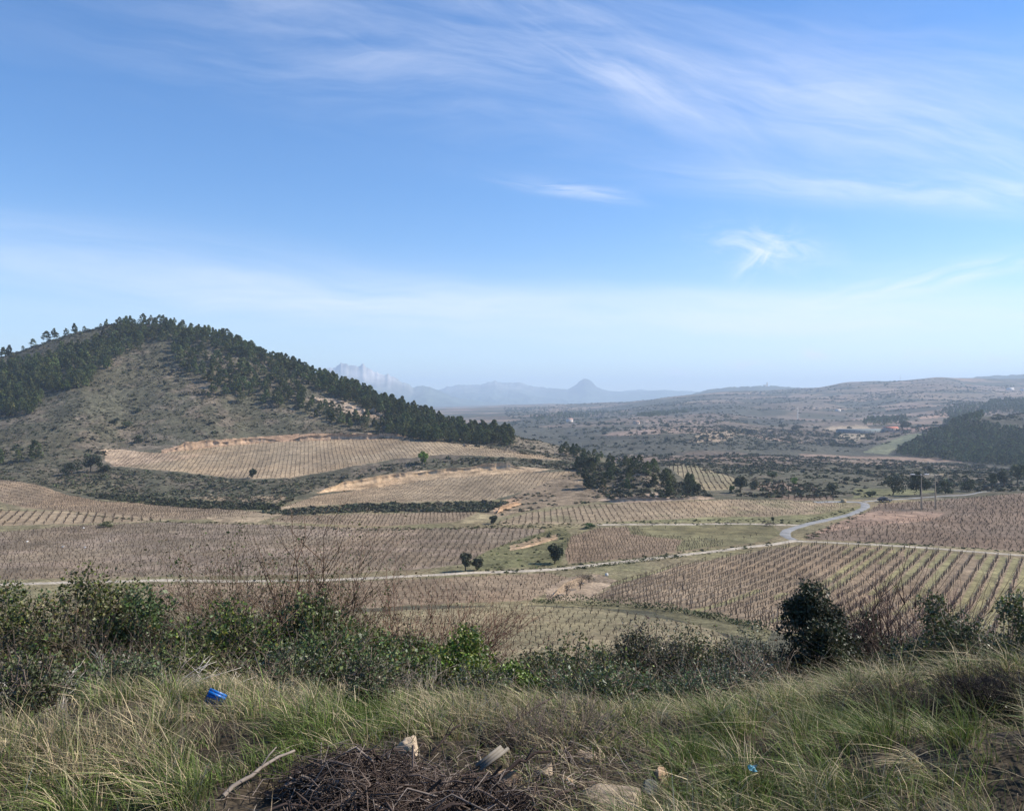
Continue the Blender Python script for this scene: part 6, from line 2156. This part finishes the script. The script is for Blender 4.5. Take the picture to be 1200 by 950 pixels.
M['stone_or'] = make_mat('ochre_stone', 0.95, 0.1, col=(0.38, 0.26, 0.165), scale=7.0, amp=0.25, scale2=35.0, amp2=0.25, bump=0.012, bscale=22.0)
M['stone_dk'] = make_mat('soiled_stone', 0.95, 0.1, col=(0.33, 0.255, 0.18), scale=6.0, amp=0.3, scale2=30.0, amp2=0.3, bump=0.012, bscale=22.0)
near_stone(482, 884, 30, 26, 951, M['stone'], 'angular pale stone poking out behind the heap of twigs', rz=0.3)
near_stone(592, 916, 40, 18, 952, M['stone_or'], 'flat orange stone beside the weathered board', rz=-0.2)
near_stone(715, 946, 90, 18, 953, M['stone_dk'], 'long flat pale slab of stone at the bottom right of centre', rz=0.1, sink=0.45)
near_stone(760, 930, 24, 20, 954, M['grey_stone'], 'dark grey rounded stone lying on the end of the pale slab', rz=0.6, sink=0.1)
near_stone(778, 918, 30, 26, 955, M['stone_or'], 'upright ochre stone right of the dark grey stone', rz=0.8)
near_stone(458, 851, 14, 10, 956, M['grey_stone'], 'small grey stone in the green grass above the twig heap', rz=0.2)
near_stone(686, 888, 30, 9, 957, M['stone_dk'], 'half buried pale stone under the low dead bush', rz=0.0)
near_stone(640, 905, 26, 8, 960, M['stone_dk'], 'small flat stone among the litter right of the board', rz=0.5)
near_stone(664, 918, 18, 8, 961, M['stone_or'], 'small ochre stone just left of the long pale slab', rz=1.2)
near_stone(622, 934, 22, 9, 962, M['stone_dk'], 'small soiled stone below the flat orange stone', rz=0.2)
near_stone(545, 940, 26, 12, 958, M['stone'], 'small pale stone at the bottom edge by the twig heap', rz=0.9)


def stick(p0, p1, rad, col, lab, name='stick', bend=0.02, lift=(0.02, 0.02), cat='stick'):
    x0, y0, z0 = at(*p0, 2.4, 9)
    x1, y1, z1 = at(*p1, 2.4, 9)
    a = np.array([x0, y0, z0 + lift[0]])
    b = np.array([x1, y1, z1 + lift[1]])
    r = np.random.default_rng(int(p0[0] * 7 + p1[1]))
    n = 9
    t = np.linspace(0, 1, n)[:, None]
    p = a + (b - a) * t + r.normal(0, bend * 0.35, (n, 3)) * np.sin(t * math.pi) + np.array([0, 0, bend]) * np.sin(t * math.pi)
    c = p.mean(0)
    mb = MB()
    tube(mb, p - c, rad, rad * 0.55, col, 6)
    k = n // 2
    e = p[k] - c + (b - a) * 0.16 + np.array([0.02, 0.0, 0.06])
    tube(mb, [p[k] - c, (p[k] - c + e) / 2 + [0, 0, .008], e], rad * 0.55, rad * 0.3, col, 4)
    o = mb.build(name, M['deadwood'], None, True)
    o.location = c
    return tag(o, lab, cat)


stick((262, 938), (345, 905), 0.010, (0.24, 0.20, 0.165), 'grey dead stick sticking out left of the twig heap', lift=(0.02, 0.10))
stick((573, 876), (648, 850), 0.007, (0.055, 0.04, 0.032), 'thin dark stick slanting up from the charred stumps', lift=(0.02, 0.16))
stick((586, 926), (645, 906), 0.010, (0.06, 0.042, 0.034), 'dark curved branch lying over the orange stone', lift=(0.06, 0.10))
stick((642, 950), (700, 930), 0.008, (0.07, 0.05, 0.04), 'dark stick at the bottom edge in front of the pale slab', lift=(0.03, 0.05))
stick((505, 890), (540, 868), 0.007, (0.055, 0.04, 0.032), 'short dark stick rising behind the twig heap', lift=(0.02, 0.08))
for i, (u, v, lab) in enumerate(((565, 882, 'taller charred stump beside the thin dark stick'), (582, 884, 'shorter charred stump beside the thin dark stick'))):
    x, y, z = at(u, v, 2.4, 9)
    mb = MB()
    hh = 0.085 - 0.03 * i
    tube(mb, [(0, 0, -0.05), (0.004, 0, hh * 0.6), (0.0, 0.004, hh)], 0.017, 0.013, (0.018, 0.014, 0.012), 7)
    tube(mb, [(0.0, 0, hh * 0.4), (0.03, 0.0, hh * 0.75)], 0.008, 0.004, (0.02, 0.015, 0.012), 5)
    o = mb.build('stump', M['deadwood'], None, True)
    o.location = (x, y, z)
    tag(o, lab, 'stump')
# weathered split board
x, y, z = at(577, 908, 2.4, 9)
mb = MB()
r = np.random.default_rng(5)
for k in range(3):
    yy = -0.018 + 0.013 * k
    L = 0.13 + 0.03 * r.random()
    solid(mb, -0.02 * r.random(), L, yy, yy + 0.0122, 0.0 + 0.002 * k, 0.016 + 0.002 * r.random() + 0.002 * k, np.array([0.21, 0.185, 0.15]) * r.uniform(0.85, 1.1))
o = mb.build('board', M['deadwood'])
o.location = (x - 0.05, y, z + 0.035)
o.rotation_euler = (0.5, -0.3, 0.7)
tag(o, 'short weathered grey board end leaning against the orange stone', 'board')


def blue_container():
    x, y, z = at(245, 829, 4.2, 9)
    k = y / F
    W, H = 20 * k, 21 * k
    root = empty('plastic_container', (x, y, z - 0.01), 0.1)
    root.rotation_euler = (-0.35, 0.5, 0.25)
    blue = (0.008, 0.15, 0.50)
    dull = (0.09, 0.17, 0.36)

    def slab(name, z0, z1, yo, tilt):
        b = MB()
        solid(b, -W / 2, W / 2, yo, yo + 0.012, z0, z1, blue)
        solid(b, -W / 2 - 0.004, W / 2 + 0.004, yo - 0.006, yo - 0.0005, z1 - 0.012, z1 + 0.004, blue)
        o = b.build(name, M['plastic'], root)
        o.rotation_euler = (tilt, 0, 0)
    slab('lid', H * 0.78, H * 1.02, -0.02, 0.12)
    slab('rim', H * 0.52, H * 0.80, -0.045, -0.10)
    nb = MB()
    for s in np.linspace(-1, 1, 7):
        tube(nb, [(s * W * 0.46, -0.02, H * 0.54), (s * W * 0.36, 0.0, 0)], 0.0035, 0.0035, dull, 4)
    for f in (0.05, 0.2, 0.35, 0.48):
        ww = W * (0.36 + 0.1 * f)
        tube(nb, [(-ww, -0.012, H * f), (ww, -0.012, H * f)], 0.003, 0.003, dull, 4)
    nb.build('mesh_side', M['plastic'], root)
    bb = MB()
    for s in (-1, 1):
        tube(bb, [(s * W * 0.45, 0.0, H * 0.6), (s * W * 0.45, 0.09, H * 0.6), (s * W * 0.36, 0.09, 0.0)], 0.004, 0.004, dull, 4)
    solid(bb, -W * 0.36, W * 0.36, 0.0, 0.09, -0.004, 0.004, dull)
    bb.build('basket_bottom', M['plastic'], root)
    tag(root, 'crushed bright blue plastic basket lying in the grass below the brambles', 'plastic basket')


M['plastic'] = make_mat('blue_plastic', 0.4, 0.4, scale=12.0, amp=0.08)
blue_container()
x, y, z = at(882, 914, 2.4, 9)
mb = MB()
g = np.linspace(-1, 1, 7)
X_, Y_ = np.meshgrid(g, g)
Zc = 0.012 * np.sin(X_ * 4 + 1) * np.cos(Y_ * 3) + 0.006 * X_ * Y_
V = np.stack([X_ * 0.022, Y_ * 0.014, Zc], -1).reshape(-1, 3)
V = np.concatenate([V, V - [0, 0, 0.0015]])
ii = np.arange(49).reshape(7, 7)
q = np.stack([ii[:-1, :-1], ii[:-1, 1:], ii[1:, 1:], ii[1:, :-1]], -1).reshape(-1, 4)
mb.add(V, quads=np.concatenate([q, q[:, ::-1] + 49]), col=(0.16, 0.40, 0.50))
o = mb.build('litter_scrap', M['plastic'], None, True)
o.location = (x, y, z + 0.055)
o.rotation_euler = (0.9, 0.2, 0.3)
tag(o, 'small crumpled scrap of pale blue litter in the green grass at the bottom right', 'litter')


# ------------------------------------------------------------------ loose twig litter round the heap and over the bare patch
def twig_litter():
    r = np.random.default_rng(95)
    mb = MB()
    for i in range(900):
        if r.random() < 0.45:
            u, d = r.normal(690, 75), r.uniform(3.0, 4.0)
        else:
            u, d = r.normal(470, 130), r.uniform(2.8, 3.7)
        x, y = (u - 600) / F * d, d
        L = r.uniform(0.04, 0.22)
        a = r.random() * 6.283
        t = np.linspace(-0.5, 0.5, 4)
        bend = r.normal(0, 0.2) * L
        px = x + np.cos(a) * t * L - np.sin(a) * bend * (1 - 4 * t * t)
        py = y + np.sin(a) * t * L + np.cos(a) * bend * (1 - 4 * t * t)
        pz = height(px, py) + 0.006 + np.abs(r.normal(0, 0.012)) + (t + 0.5) * max(0, r.normal(0, 0.03))
        c = np.array([(0.24, 0.19, 0.155), (0.15, 0.115, 0.09), (0.34, 0.29, 0.23), (0.08, 0.06, 0.05)][r.choice(4, p=[.35, .3, .2, .15])]) * r.uniform(0.8, 1.25)
        rad = r.uniform(0.0009, 0.0026)
        tube(mb, np.stack([px, py, pz], 1), rad, rad * 0.6, c, 3)
    return mb


tag(twig_litter().build('twig_litter', M['deadwood']), 'loose dry twigs littering the trampled ground around the heap', 'twig litter', kind='stuff')
